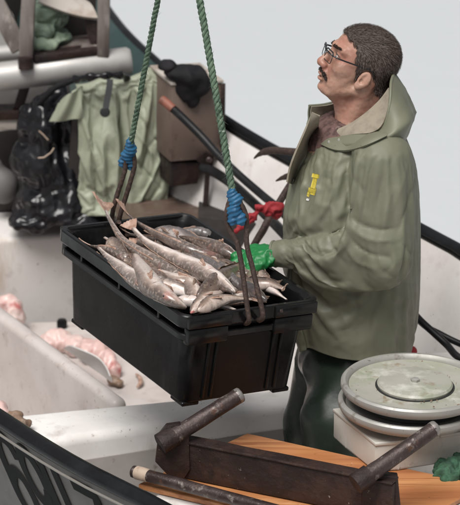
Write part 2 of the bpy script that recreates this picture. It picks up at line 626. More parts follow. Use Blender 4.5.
M['crate'] = mat('black_crate_plastic', (0.005, 0.005, 0.0055), 0.30, spec=0.22, var=[(4, (0.009, 0.009, 0.0095), 0.4, 0.7), (15, (0.024, 0.023, 0.023), 0.56, 0.8, (1, 1, .35)), (110, (0.16, 0.15, 0.14), 0.76, 0.79)], bump=[(70, 0.06, 0.001)], rvar=0.13)  # stretched grey layer draws scratches and a painted vertical sheen
M['crate_rim'] = mat('worn_black_crate_rim', (0.006, 0.006, 0.0065), 0.24, spec=0.3, var=[(16, (0.014, 0.0135, 0.0135), 0.55, 0.75), (60, (0.06, 0.055, 0.05), 0.70, 0.78)], bump=[(80, 0.1, 0.001)], rvar=0.12)
M['jacket'] = mat('olive_oilskin', (0.138, 0.140, 0.098), 0.56, var=[(3, (0.160, 0.166, 0.114), 0.40, 0.72), (14, (0.118, 0.121, 0.082), 0.58, 0.80), (70, (0.05, 0.045, 0.032), 0.72, 0.76)], bump=[(16, 0.18, 0.004), (420, 0.15, 0.0005)], rvar=0.08)
M['lining'] = mat('fawn_jacket_lining', (0.27, 0.235, 0.18), 0.85, var=[(40, (0.20, 0.17, 0.13), 0.45, 0.7)], bump=[(250, 0.3, 0.001)])
M['trousers'] = mat('dark_green_oilskin', (0.020, 0.031, 0.022), 0.3, spec=0.35, var=[(6, (0.028, 0.04, 0.03), 0.42, 0.7)], bump=[(18, 0.25, 0.004)], rvar=0.1)
M['pale_oilskin'] = mat('pale_green_oilskin', (0.29, 0.31, 0.232), 0.58, var=[(4, (0.25, 0.27, 0.195), 0.42, 0.7), (30, (0.22, 0.24, 0.17), 0.60, 0.75)], bump=[(14, 0.25, 0.005), (45, .2, .002)], rvar=0.1)
M['bag'] = mat('black_bin_bag_film', (0.006, 0.006, 0.0075), 0.2, spec=0.4, var=[(9, (0.02, 0.02, 0.024), 0.5, 0.8)], bump=[(40, 0.25, 0.003)], rvar=0.06)
M['black_cloth'] = mat('black_cloth', (0.010, 0.0095, 0.011), 0.75, spec=.2, var=[(12, (0.022, 0.02, 0.023), 0.5, 0.75)], bump=[(40, 0.4, 0.003)])
M['strap'] = mat('black_webbing', (0.016, 0.016, 0.018), 0.6, bump=[(150, 0.5, 0.001)])
M['hose'] = mat('black_hose', (0.009, 0.009, 0.010), 0.42, spec=.25, var=[(14, (0.03, 0.029, 0.029), 0.5, 0.75)], bump=[(40, 0.2, 0.001)])
M['hose_end'] = mat('rusty_red_hose_end', (0.24, 0.085, 0.055), 0.6, var=[(40, (0.12, 0.05, 0.035), 0.45, 0.7)])
M['rope'] = mat('green_rope', (0.062, 0.105, 0.068), 0.85, var=[(30, (0.11, 0.165, 0.11), 0.42, 0.62), (120, (0.30, 0.34, 0.28), 0.60, 0.70), (60, (0.022, 0.04, 0.026), 0.54, 0.68)], bump=[(260, 0.6, 0.001, (1, 1, .3))])
M['blue_tape'] = mat('blue_binding', (0.008, 0.075, 0.165), 0.5, var=[(30, (0.015, 0.13, 0.25), 0.45, 0.7), (45, (0.006, 0.03, 0.07), 0.58, 0.72)], bump=[(60, 0.6, 0.003)])
M['glove'] = mat('green_rubber_glove', (0.008, 0.155, 0.038), 0.45, var=[(12, (0.014, 0.21, 0.055), 0.45, 0.7), (40, (0.01, 0.15, 0.04), 0.62, 0.76)], bump=[(60, 0.3, 0.002)])
M['red_cloth'] = mat('red_rag', (0.27, 0.014, 0.02), 0.75, var=[(20, (0.22, 0.008, 0.014), 0.45, 0.7)], bump=[(90, 0.5, 0.002)])
M['green_cloth'] = mat('green_net_cloth', (0.16, 0.21, 0.155), 0.75, var=[(7, (0.28, 0.34, 0.25), 0.5, 0.65), (14, (0.045, 0.065, 0.05), 0.55, 0.72)], bump=[(40, 0.4, 0.004)])
M['offal'] = mat('pink_fish_flesh', (0.62, 0.43, 0.40), 0.34, var=[(14, (0.66, 0.55, 0.51), 0.42, 0.62), (11, (0.42, 0.14, 0.13), 0.60, 0.72)], bump=[(40, 0.5, 0.004)], sss=0.25)
M['bloody'] = mat('bloody_fish_flesh', (0.60, 0.42, 0.39), 0.3, var=[(14, (0.36, 0.06, 0.055), 0.52, 0.68)], bump=[(40, 0.5, 0.004)], sss=0.2)
M['brown_scrap'] = mat('brown_fish_scrap', (0.22, 0.145, 0.10), 0.5, var=[(30, (0.10, 0.06, 0.04), 0.45, 0.65), (45, (0.36, 0.29, 0.23), 0.58, 0.72)], bump=[(60, 0.5, 0.003)])
M['plastic_sheet'] = mat('grey_plastic_sheet', (0.55, 0.54, 0.53), 0.35, var=[(10, (0.48, 0.46, 0.44), 0.45, 0.7)])
M['grey_buoy'] = mat('grey_rubber', (0.13, 0.125, 0.12), 0.6, var=[(8, (0.09, 0.085, 0.08), 0.4, 0.7)])
M['bare_wood'] = mat('pale_bare_wood', (0.40, 0.31, 0.24), 0.7, var=[(30, (0.2, 0.14, 0.1), 0.5, 0.7)])
M['skin'] = mat('ruddy_skin', (0.37, 0.215, 0.155), 0.48, var=[(9, (0.33, 0.145, 0.105), 0.44, 0.64), (30, (0.44, 0.265, 0.20), 0.55, 0.72), (150, (0.30, 0.145, 0.11), 0.55, 0.72)], bump=[(170, 0.4, 0.0014), (60, 0.35, 0.002)], sss=0.15, rvar=0.1)
M['lip'] = mat('lip_skin', (0.30, 0.11, 0.095), 0.4)
M['frames'] = mat('black_spectacle_frame', (0.012, 0.012, 0.014), 0.25)
M['eye_white'] = mat('eyeball_white', (0.6, 0.56, 0.53), 0.15)
M['iris'] = mat('dark_iris', (0.03, 0.022, 0.018), 0.1)
M['shirt'] = mat('brown_checked_shirt', (0.11, 0.06, 0.052), 0.8, var=[(60, (0.05, 0.025, 0.022), 0.45, 0.6), (45, (0.22, 0.15, 0.13), 0.60, 0.72)])
M['yellow'] = mat('yellow_print', (0.50, 0.40, 0.05), 0.5, var=[(120, (0.35, 0.26, 0.03), 0.55, 0.7)])
M['white_print'] = mat('white_print', (0.6, 0.6, 0.56), 0.5)
M['snap'] = mat('metal_snap', (0.45, 0.43, 0.38), 0.35, 0.8)
M['boot'] = mat('black_rubber_boot', (0.015, 0.015, 0.016), 0.4)
M['fin'] = mat('brown_fin', (0.22, 0.15, 0.115), 0.5, var=[(50, (0.09, 0.06, 0.045), 0.45, 0.65, (1, 1, 1)), (25, (0.33, 0.24, 0.18), 0.55, 0.72)], bump=[(120, 0.4, 0.001)])
M['fin_pale'] = mat('pink_brown_fin', (0.40, 0.26, 0.20), 0.5, var=[(50, (0.24, 0.14, 0.10), 0.45, 0.65), (25, (0.52, 0.38, 0.32), 0.55, 0.72)], bump=[(120, 0.4, 0.001)])
M['fish_eye'] = mat('fish_eye_dark', (0.02, 0.018, 0.016), 0.08)
M['mouth'] = mat('fish_mouth_red', (0.36, 0.10, 0.09), 0.3, var=[(40, (0.5, 0.28, 0.25), 0.5, 0.7)])
M['green_rope_heap'] = mat('dark_green_mesh_heap', (0.035, 0.10, 0.055), 0.8, var=[(30, (0.015, 0.04, 0.024), 0.45, 0.65)], bump=[(80, 0.6, 0.004)])


def attr_ramp_mat(name, attr, stops, rough, mott, bump, sss=0.0):
    """Colour from a per-vertex value (where on the body a point lies) with mottling."""
    m = mat(name, (0.5, 0.5, 0.5), rough + .1, bump=bump, sss=sss, rvar=0.12, coat=.6)
    N, L = m.node_tree.nodes, m.node_tree.links
    b = N['Principled BSDF']
    a = N.new('ShaderNodeAttribute')
    a.attribute_name = attr
    tc = N.new('ShaderNodeTexCoord')
    nz = N.new('ShaderNodeTexNoise')
    nz.inputs['Scale'].default_value = mott[0]
    nz.inputs['Detail'].default_value = 5
    L.new(tc.outputs['Object'], nz.inputs['Vector'])
    ma = N.new('ShaderNodeMath')
    ma.operation = 'MULTIPLY_ADD'
    cz = N.new('ShaderNodeMath')
    cz.operation = 'SUBTRACT'
    L.new(nz.outputs['Fac'], cz.inputs[0])
    cz.inputs[1].default_value = 0.42
    L.new(cz.outputs[0], ma.inputs[0])
    ma.inputs[1].default_value = mott[1]
    L.new(a.outputs['Fac'], ma.inputs[2])
    r = N.new('ShaderNodeValToRGB')
    while len(r.color_ramp.elements) < len(stops): r.color_ramp.elements.new(0.5)
    for e, (p, c) in zip(r.color_ramp.elements, stops):
        e.position, e.color = p, (*c, 1)
    L.new(ma.outputs[0], r.inputs[0])
    n2 = N.new('ShaderNodeTexNoise')
    n2.inputs['Scale'].default_value = mott[2]
    n2.inputs['Detail'].default_value = 3
    L.new(tc.outputs['Object'], n2.inputs['Vector'])
    mr = N.new('ShaderNodeMapRange')
    mr.inputs['From Min'].default_value, mr.inputs['From Max'].default_value = 0.50, 0.85
    L.new(n2.outputs['Fac'], mr.inputs['Value'])
    mx = N.new('ShaderNodeMix')
    mx.data_type = 'RGBA'
    L.new(mr.outputs[0], mx.inputs['Factor'])
    L.new(r.outputs[0], mx.inputs['A'])
    mx.inputs['B'].default_value = (*mott[3], 1)
    oi = N.new('ShaderNodeObjectInfo')
    hv_ = N.new('ShaderNodeHueSaturation')
    vr = N.new('ShaderNodeMapRange')
    vr.inputs['To Min'].default_value, vr.inputs['To Max'].default_value = 0.66, 1.18
    L.new(oi.outputs['Random'], vr.inputs['Value'])
    L.new(vr.outputs[0], hv_.inputs['Value'])
    sr = N.new('ShaderNodeMapRange')
    sr.inputs['To Min'].default_value, sr.inputs['To Max'].default_value = 1.2, 0.8
    L.new(oi.outputs['Random'], sr.inputs['Value'])
    L.new(sr.outputs[0], hv_.inputs['Saturation'])
    L.new(mx.outputs['Result'], hv_.inputs['Color'])
    n3 = N.new('ShaderNodeTexNoise')
    n3.inputs['Scale'].default_value = 13
    L.new(tc.outputs['Object'], n3.inputs['Vector'])
    m3 = N.new('ShaderNodeMapRange')
    m3.inputs['From Min'].default_value, m3.inputs['From Max'].default_value = 0.62, 0.74
    m3.inputs['To Max'].default_value = 0.55
    L.new(n3.outputs['Fac'], m3.inputs['Value'])
    mb = N.new('ShaderNodeMix')
    mb.data_type = 'RGBA'
    L.new(m3.outputs[0], mb.inputs['Factor'])
    L.new(hv_.outputs[0], mb.inputs['A'])
    mb.inputs['B'].default_value = (0.40, 0.16, 0.13, 1)
    L.new(mb.outputs['Result'], b.inputs['Base Color'])
    return m


FISH = [
    attr_ramp_mat('cod_pale', 'dorsal', [(0.0, (0.74, 0.655, 0.615)), (0.48, (0.72, 0.63, 0.58)), (0.62, (0.42, 0.335, 0.29)), (0.82, (0.20, 0.155, 0.135)), (1.0, (0.12, 0.095, 0.082))], 0.2, (17, 0.75, 120, (0.52, 0.42, 0.37)), [(70, 0.35, 0.003), (200, .2, .001)], 0.1),
    attr_ramp_mat('cod_brown', 'dorsal', [(0.0, (0.66, 0.555, 0.50)), (0.40, (0.62, 0.51, 0.45)), (0.56, (0.33, 0.245, 0.20)), (0.78, (0.16, 0.118, 0.098)), (1.0, (0.095, 0.07, 0.06))], 0.2, (18, 0.85, 130, (0.36, 0.27, 0.22)), [(70, 0.35, 0.003), (200, .2, .001)], 0.1),
    attr_ramp_mat('cod_grey', 'dorsal', [(0.0, (0.58, 0.52, 0.495)), (0.34, (0.48, 0.43, 0.41)), (0.52, (0.23, 0.197, 0.188)), (0.78, (0.12, 0.102, 0.098)), (1.0, (0.10, 0.087, 0.084))], 0.2, (18, 0.85, 130, (0.24, 0.20, 0.19)), [(70, 0.35, 0.003), (200, .2, .001)], 0.1),
]


def hair_mat(name, c1, c2, c3):
    m = mat(name, c1, 0.62, spec=.3)
    N, L = m.node_tree.nodes, m.node_tree.links
    g = N.new('ShaderNodeNewGeometry')
    r = N.new('ShaderNodeValToRGB')
    r.color_ramp.elements.new(0.5)
    for e, (p, c) in zip(r.color_ramp.elements, ((0, c1), (0.6, c2), (1, c3))):
        e.position, e.color = p, (*c, 1)
    L.new(g.outputs['Random Per Island'], r.inputs[0])
    L.new(r.outputs[0], N['Principled BSDF'].inputs['Base Color'])
    return m


M['hair'] = hair_mat('greying_brown_hair', (0.030, 0.020, 0.016), (0.072, 0.051, 0.042), (0.165, 0.13, 0.115))
M['hair_base'] = mat('hair_roots', (0.05, 0.036, 0.03), 0.7, var=[(60, (0.085, 0.067, 0.06), 0.45, 0.65)], bump=[(160, 0.6, 0.003)])
M['moustache'] = hair_mat('dark_moustache', (0.015, 0.010, 0.009), (0.03, 0.02, 0.016), (0.08, 0.055, 0.045))


# ================================================================== SETTING: water
WATER_Z = -0.28
V, Fc = [], []
for i in range(2):
    for j in range(2):
        V.append(Vector(((-400, 400)[i], (-60, 1400)[j], WATER_Z)))
tag(mesh('water', V, [(0, 2, 3, 1)], M['water'], smooth=False), kind='structure')

# ================================================================== THE BOAT
NEAR = [Vector((0.75, -1.75, 0.60)), at(250, 557, 0.60), at(150, 505, 0.62), at(75, 467, 0.62), at(0, 420, 0.62), Vector((-0.98, 0.28, 0.66)),
        Vector((-1.24, 1.1, 0.75)), Vector((-1.28, 2.1, 0.86)), Vector((-1.12, 3.0, 0.96)), Vector((-0.80, 3.85, 1.06))]
FAR = [Vector((1.75, -0.75, 0.70)), at(520, 286, 0.74), at(460, 252, 0.75), at(430, 236, 0.76), at(300, 166, 0.80), at(250, 138, 0.83), at(205, 108, 0.87),
       at(160, 68, 0.92), at(118, 27, 0.96), Vector((-0.62, 3.40, 1.02)), Vector((-0.80, 3.85, 1.06))]


def resample(P, n, k=8):
    Q = spline(P, k)
    L = [0.0]
    for i in range(1, len(Q)): L.append(L[-1] + (Q[i] - Q[i - 1]).length)
    return [Vector([float(np.interp(x, L, [q[c] for q in Q])) for c in range(3)]) for x in np.linspace(0, L[-1], n)]


NS = 60
NR, FR = resample(NEAR, NS), resample(FAR, NS)
boat = thing('fishing_boat', (0, 0.6, -0.28), 'open white fishing boat with black rubber gunwales floating on pale water', 'boat')
G, GI = [], []
for i in range(NS):
    n, f = NR[i], FR[i]
    w = (f - n).length
    d = (f - n)
    d.z = 0
    d = d.normalized() if w > 1e-4 else Vector((0.9, 0.4, 0))
    c = (n + f) / 2
    k = min(1.0, w / 0.9)
    row = [n, n + d * 0.04 * k - Vector((0, 0, 0.15)), n + d * 0.10 * k - Vector((0, 0, 0.38)), Vector((n.x, n.y, -0.32)) + d * 0.24 * k, Vector((c.x, c.y, -0.62 + 0.3 * (1 - k)))]
    row += [Vector((f.x, f.y, -0.10)) - d * 0.26 * k, f - d * 0.13 * k - Vector((0, 0, 0.34)), f - d * 0.05 * k - Vector((0, 0, 0.14)), f]
    G.append(row)
    if k > 0.35:
        zf = -0.10
        GI.append([n + d * 0.03 - Vector((0, 0, 0.01)), n + d * 0.15 - Vector((0, 0, 0.2)), Vector((n.x, n.y, zf + 0.05)) + d * 0.40, Vector((c.x, c.y, zf)),
                   Vector((f.x, f.y, zf + 0.05)) - d * 0.30, f - d * 0.13 - Vector((0, 0, 0.26)), f - d * 0.07 - Vector((0, 0, 0.08)), f - d * 0.03 - Vector((0, 0, 0.005))])
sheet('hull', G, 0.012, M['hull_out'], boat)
sheet('inner_liner', GI, 0.010, M['white_hull'], boat)
# transom
row = G[0]
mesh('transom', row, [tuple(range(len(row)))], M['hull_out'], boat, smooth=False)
# gunwale rails, moulded D-section with an alloy strip under the near one
def rail(name, P, r, m, zs=1.0):
    T, N = frames(P)
    V, Fc = tube_data(P, r, 14)
    k = 14
    for i, p in enumerate(P):
        for j in range(k):
            v = V[i * k + j]
            V[i * k + j] = Vector((v.x, v.y, p.z + (v.z - p.z) * zs))
    return mesh(name, V, Fc, m, boat, sharp=60)


rail('gunwale', [p + Vector((0, 0, 0.006)) for p in NR], 0.026, M['rubber'], 0.85)
rail('gunwale', [p + Vector((0, 0, 0.006)) for p in FR[:-1]], 0.020, M['rubber'], 0.95)
tube('alloy_strip', [NR[i] + Vector((-0.017, -0.012, -0.026)) for i in range(NS)], 0.004, M['strip'], boat, 8)
# dark green bulwark inside the bow on the far side
Gb = []
for i in range(NS):
    f = FR[i]
    if f.y > 2.05 and f.y < 3.6:
        d = f - NR[i]
        d.z = 0
        d.normalize()
        Gb.append([f - d * 0.012 + Vector((0, 0, 0.012)), f - d * .06 - Vector((0, 0, .02)), f - d * 0.125 - Vector((0, 0, 0.10)), f - d * 0.20 - Vector((0, 0, 0.36))])
sheet('bow_bulwark', Gb, 0.012, M['hull_green'], boat)

# thwart across the boat
ZT = 0.42
tb = [at(-8, 416, ZT), at(296, 386, ZT)]
tf = [at(-8, 450, ZT), at(296, 403, ZT)]
top = [tf[0], tf[1], tb[1], tb[0]]
dn = lambda p, z, o=Vector((0, 0, 0)): Vector((p.x, p.y, z)) + o
hexa('thwart', [dn(tf[0], -0.08), dn(tf[1], -0.08), dn(tb[1], -0.08), dn(tb[0], -0.08)], top, M['white_thwart'], boat, 0.028, 4, 3, 0.003)
fd = (tf[0] - tb[0]).normalized() * .004
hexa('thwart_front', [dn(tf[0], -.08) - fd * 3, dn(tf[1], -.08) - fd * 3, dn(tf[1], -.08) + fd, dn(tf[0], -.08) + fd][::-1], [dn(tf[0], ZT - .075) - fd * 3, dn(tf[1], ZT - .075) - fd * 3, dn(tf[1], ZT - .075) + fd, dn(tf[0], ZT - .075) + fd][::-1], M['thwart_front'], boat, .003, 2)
# fore-and-aft pen divider
a0, a1, b0, b1 = at(-60, 258, ZT - .005), at(128, 399, ZT - .005), at(-60, 272, ZT - .005), at(112, 402, ZT - .005)
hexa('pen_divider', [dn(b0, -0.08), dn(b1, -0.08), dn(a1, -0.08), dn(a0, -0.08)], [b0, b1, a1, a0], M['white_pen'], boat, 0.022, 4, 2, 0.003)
# white bulkhead block forward
c0, c1 = at(-70, 245, ZT), at(128, 229, ZT)
bk = Vector((-0.03, 0.36, 0))
hexa('bulkhead', [dn(c0, -0.08), dn(c1, -0.08), dn(c1 + bk, -0.08), dn(c0 + bk, -0.08)], [c0, c1, c1 + bk, c0 + bk], M['white_hull'], boat, 0.02, 3, 3, 0.003)
# floor of the fish pen
pf = [at(-70, 325, 0.15), at(90, 445, 0.15), at(260, 420, 0.15), at(190, 320, 0.15), at(60, 322, 0.15)]
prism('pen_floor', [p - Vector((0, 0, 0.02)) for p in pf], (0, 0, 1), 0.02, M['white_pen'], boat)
lathe('drain_plug', [(0.0, 0), (0.018, 0), (0.018, 0.02), (0.014, 0.028), (0.0, 0.03)], at(62, 327, 0.152), (0, 0, 1), M['rubber'], boat, 20)
# brown foredeck of planks
o = at(118, 226, 0.58)
e1 = (at(240, 214, 0.58) - o)
e2 = Vector((-0.06, 0.62, 0))
for k in range(6):
    p, q = o + e2 * (k / 6), o + e2 * ((k + 0.95) / 6)
    hz = Vector((0, 0, -0.03))
    hexa('deck_plank', [p + hz, p + e1 + hz, q + e1 + hz, q + hz], [p, p + e1, q + e1, q], M['deck_wood'], boat, 0.003, 1)
for p in (o + e1 * 0.1 + e2 * 0.3, o + e1 * 0.9 + e2 * 0.3):
    bar('deck_post', Vector((p.x, p.y, -0.09)), Vector((p.x, p.y, 0.548)), 0.06, 0.06, M['dark_wood'], boat, (0, 1, 0))
# aft locker under the board
PA, PC = at(247, 433, 0.55), at(138, 484, 0.55)
eu = (at(460, 480, 0.55) - PA)
eu = eu.normalized()
ev = (PC - PA).normalized()
q0 = PA + eu * 0.05 + ev * 0.04
q = [q0 + ev * 0.60, q0 + ev * 0.60 + eu * 1.15, q0 + eu * 1.15 - ev * 0.02, q0 - ev * 0.02]
hexa('aft_locker', [dn(p, -0.08) for p in q], [dn(p, 0.531) for p in q], M['white_thwart'], boat, 0.015, 3, 3, 0.002)
# small white side locker beyond the hauler
q = [at(400, 374, 0.50), at(478, 372, 0.50), at(486, 350, 0.50), at(412, 352, 0.50)]
hexa('side_locker', [dn(p, -0.05) for p in q], q, M['white_hull'], boat, 0.012, 2)

# registration lettering, on the near outside of the hull
NRS = [0.0]
for i in range(1, NS): NRS.append(NRS[-1] + (NR[i - 1] - NR[i]).length)
def hull_pt(s, d, lift):
    """Point on the near hull side: s metres from the stern, d metres below the rail."""
    f = np.interp(s, NRS, np.arange(NS))
    i = int(min(f, NS - 2))
    t = f - i
    P = [G[i][k].lerp(G[i + 1][k], t) for k in range(4)]
    L = [0, (P[1] - P[0]).length]
    L.append(L[1] + (P[2] - P[1]).length)
    L.append(L[2] + (P[3] - P[2]).length)
    p = Vector([float(np.interp(d, L, [q[c] for q in P])) for c in range(3)])
    al = (G[i + 1][1] - G[i][1]).normalized()
    dnv = (P[2] - P[0]).normalized()
    nn = al.cross(dnv).normalized()
    if nn.dot(CAM - p) < 0: nn = -nn
    return p + nn * lift


NINE = [(.05, .78), (.12, .92), (.29, .97), (.45, .90), (.52, .70), (.53, .45), (.52, .22), (.42, .06), (.29, .02), (.15, .06), (.06, .22), (.06, .38), (.14, .53), (.28, .58), (.42, .53), (.50, .42)]
GLYPH = {'9': NINE, '6': [(.58 - x, 1 - y) for x, y in NINE], '1': [(.06, .0), (.06, .5), (.06, 1.0)], '7': [(.0, .05), (.27, .05), (.50, .06), (.46, .25), (.34, .55), (.24, 1.0)]}
iz = min(range(NS), key=lambda i: (NR[i] - at(0, 420, 0.62)).length)
s_ref = NRS[iz]
xo = -0.105
for ch, adv in (('6', 0.125), ('9', 0.132), ('1', 0.072), ('1', 0.095), ('7', 0.15)):
    C = spline([Vector((x * .21, y * .27, 0)) for x, y in GLYPH[ch]], 5)
    T, _ = frames(C)
    V, F = [], []
    for i, (c, t) in enumerate(zip(C, T)):
        nn = Vector((-t.y, t.x, 0)) * .0185
        for k in (-1, -.33, .33, 1):
            p = c + nn * k
            V.append(hull_pt(s_ref - (xo + p.x + p.y * .30), 0.045 + p.y, 0.0095 + .0004 * (i / len(C))))
        if i:
            for k in range(3):
                F.append((i * 4 - 4 + k, i * 4 - 3 + k, i * 4 + 1 + k, i * 4 + k))
    mesh('registration_letter', V, F, M['black_letter'], boat, smooth=False)
    xo += adv

# ================================================================== THINGS ON THE FOREDECK (blurred)
# roller stand: bright pipe, weathered posts, crossbar, plates
YP = 2.0
rs = thing('roller_stand', at(64, 110, y=YP), 'weathered wooden frame on a bright metal roller pipe at the bow', 'roller stand')
pl, pr = at(-30, 80.5, y=YP - .04), at(131, 61, y=YP + .05)
tube('roller_pipe', [pl, pl.lerp(pr, .5), pr - (pr - pl).normalized() * 0.012, pr], [0.050, 0.050, 0.050, 0.042], M['alu'], rs, 40, sharp=40)
tube('roller_pipe', [at(-40, 58, y=YP + .35), at(20, 52, y=YP + .4)], 0.03, M['alu'], rs, 24)
bar('post', at(25.5, 66, y=YP - .03), at(31, -45, y=YP - .03), 0.048, 0.05, M['old_wood'], rs, (0, 1, 0), 0.006, 3, 0.003)
bar('post', at(103, 56.5, y=YP + .02), at(104.5, -45, y=YP + .02), 0.041, 0.046, M['old_wood'], rs, (0, 1, 0), 0.006, 3, 0.003)
tube('post_foot', [at(25.5, 57, y=YP - .062), at(26, 68, y=YP - .062)], 0.026, M['rust_metal'], rs, 10, .2)
prism('gusset', [at(84, 16, y=YP + .06), at(99, 22, y=YP + .04), at(104, 56, y=YP + .02), at(96, 54, y=YP + .03), at(88, 38, y=YP + .05)], (0, 1, 0), 0.02, M['rust_metal'], rs)
bar('crossbar', at(33, 57, y=YP - .01), at(99, 49, y=YP + .03), 0.06, 0.026, M['rust_metal'], rs, (0, 0, 1), 0.004, 2, .002)
bar('tray_board', at(30, 51, y=YP + .06), at(98, 42, y=YP + .10), 0.16, 0.018, M['old_wood'], rs, (0, 0, 1), 0.004, 3, .002)
prism('back_panel', [at(40, 46, y=YP + .16), at(96, 38, y=YP + .18), at(96, -8, y=YP + .18), at(40, -8, y=YP + .16)], (0, 1, 0), 0.02, M['dark_wood'], rs)
bar('side_rail', at(20, 50, y=YP + .02), at(-16, -20, y=YP + .1), 0.03, 0.062, M['old_wood'], rs, (1, 0, 0), 0.005, 3, .003)
Gc = []
for i in range(10):
    t = i / 9
    a, b = at(38 + 60 * t, 2 + 17 * math.sin(t * 1.5) ** 1.0, y=YP + .03), at(50 + 36 * t, -24 + 26 * t, y=YP + .12)
    Gc.append([a.lerp(b, j / 4) + Vector((0, 0, 0.012 * math.sin(PI * j / 4))) for j in range(5)])
sheet('curved_plate', Gc, 0.012, M['beige_wood'], rs)
bar('leg', at(25, 86, y=YP), at(17, 112, y=YP + .02), 0.034, 0.03, M['rust_metal'], rs, (0, 1, 0), 0.004)


def blob_thing(name, f, lo, hi, h, m, disp=None, parent=None, sm=1):
    P, F = sdf_mesh(f, lo, hi, h)
    if sm: P = smooth_field(P, F, sm)
    if disp is not None:
        N = vnormals(P, F)
        P = P + N * disp(P)[:, None]
    return mesh(name, P, F, m, parent)


def ridged(P, sc, seed=0):
    return 1 - 2 * np.abs(vnoise(P, sc, seed))


gs_ = [(at(u, v, y=YP + dy), r) for u, v, dy, r in ((46, 14, .08, (.035, .04, .045)), (55, 22, .1, (.04, .04, .03)), (44, 30, .06, (.03, .04, .03)), (60, 38, .08, (.035, .05, .018)), (45, 43, .04, (.05, .04, .014)), (56, 6, .1, (.03, .03, .04)))]
def ncf(P):
    d = ell(P, *gs_[0])
    for c, r in gs_[1:]: d = smin(d, ell(P, c, r), .012)
    return d
ob = blob_thing('net_cloth', ncf, gs_[1][0] - Vector((.15, .14, .16)), gs_[1][0] + Vector((.15, .14, .16)), 0.005, M['green_cloth'],
                lambda P: 0.018 * ridged(P + .02 * np.stack([vnoise(P, 14, 1), vnoise(P, 14, 2), vnoise(P, 14, 3)], 1), 19) + 0.007 * ridged(P, 45, 4) - .006)
tag(ob, 'crumpled green cloth stuffed between the posts of the bow frame', 'cloth')

sb = bar('support_beam', at(-30, 113, y=YP + .02), at(34, 111, y=YP + .04), 0.09, 0.034, M['rust_metal'], None, (0, 0, 1), 0.004, 3, .002)
tag(sb, 'rusty beam under the foot of the bright roller pipe', 'beam')
bb = bar('beige_board', at(-30, 124, y=YP), at(31.5, 122.5, y=YP + .02), 0.03, 0.042, M['beige_wood'], None, (0, 0, 1), 0.004, 3, .002)
tag(bb, 'worn beige board with rust stains left of the black bin bag', 'board')
dk = hexa('dark_block', [at(-40, 208, y=2.12), at(96, 204, y=2.12), at(96, 204, y=2.3), at(-40, 208, y=2.3)], [at(-40, 130, y=2.12), at(112, 112, y=2.12), at(112, 112, y=2.3), at(-40, 130, y=2.3)], M['dark_wood'], None, 0.01, 2)  # plain dark block filling the gap below the beige board
dk.location.z -= 0.02
tag(dk, 'dark block filling the space beneath the beige board', 'bulkhead')
pp = bar('pale_panel', at(-30, 100, y=2.35), at(70, 92, y=2.35), 0.02, 0.10, M['grey_buoy'], None, (0, 0, 1), 0.004)
tag(pp, 'pale grey panel seen between roller pipe and rusty beam', 'panel')
gb = at(3, 186, y=2.05)
ob = blob_thing('grey_buoy', lambda P: smin(ell(P, gb, (.055, .05, .065)), cap(P, gb, gb + Vector((-.02, 0, .08)), .03, .02), .02), gb - Vector((.1, .1, .1)), gb + Vector((.1, .1, .14)), 0.006, M['grey_buoy'])
tag(ob, 'dull grey rubber buoy lying left of the black bin bag', 'buoy')

# black bin bag
bg = [(at(52, 122, y=1.93), (.105, .085, .09)), (at(46, 160, y=1.92), (.115, .10, .10)), (at(40, 196, y=1.90), (.10, .10, .075)), (at(66, 190, y=1.90), (.10, .10, .09)),
      (at(36, 214, y=1.87), (.085, .085, .035)), (at(75, 210, y=1.85), (.09, .08, .045)), (at(60, 98, y=1.98), (.05, .05, .05))]
bgb = np.array([list(c) for c, _ in bg])
def bagf(P):
    d = ell(P, *bg[0])
    for c, r in bg[1:]: d = smin(d, ell(P, c, r), .04)
    return d
def bagd(P):
    w = P + 0.03 * np.stack([vnoise(P, 9, 1), vnoise(P, 9, 2), vnoise(P, 9, 3)], 1)
    return 0.026 * ridged(w * np.array([1, 1, .75]), 9, 4) + 0.013 * ridged(w, 20, 5) + 0.004 * ridged(w, 44, 6) - 0.016
P0_, F0_ = sdf_mesh(bagf, bgb.min(0) - .16, bgb.max(0) + .14, 0.0105)
P0_ = smooth_field(P0_, F0_, 1)
P0_ = P0_ + vnormals(P0_, F0_) * (bagd(P0_) * .55)[:, None]
pin = np.clip((bgb[:, 2].min() - .02 - P0_[:, 2]) / .03, 0, .6)
pin = np.maximum(pin, np.clip((P0_[:, 2] - bgb[:, 2].max()) / .03, 0, .8))
Vd = drape(P0_, F0_.tolist(), pin, sdf_mesh(lambda P: bagf(P) + .022, bgb.min(0) - .16, bgb.max(0) + .14, .014), 20, .13, .06, .04, .003, 30)
Vd, Fd = refine(Vd, F0_.tolist())
Vd = Vd + vnormals(Vd, Fd) * (.45 * bagd(Vd))[:, None]
bag = mesh('bin_bag', Vd, Fd, M['bag'])
tag(bag, 'crumpled shiny black bin bag beside the pale green oilskins', 'bin bag')
for pts in ([(39, 131), (43, 134.5), (48, 140)], [(38, 158), (44, 157.5), (51, 152.5), (54, 148)]):
    tube('straw_scrap', [at(u, v, y=1.79 + .003 * i) for i, (u, v) in enumerate(pts)], 0.0028, M['bare_wood'], bag, 6)
tube('tie_band', spline([at(34, 112, y=1.9), at(45, 97, y=1.86), at(58, 86, y=1.85), at(74, 80, y=1.85)], 5), 0.011, M['black_cloth'], bag, 10, .25)

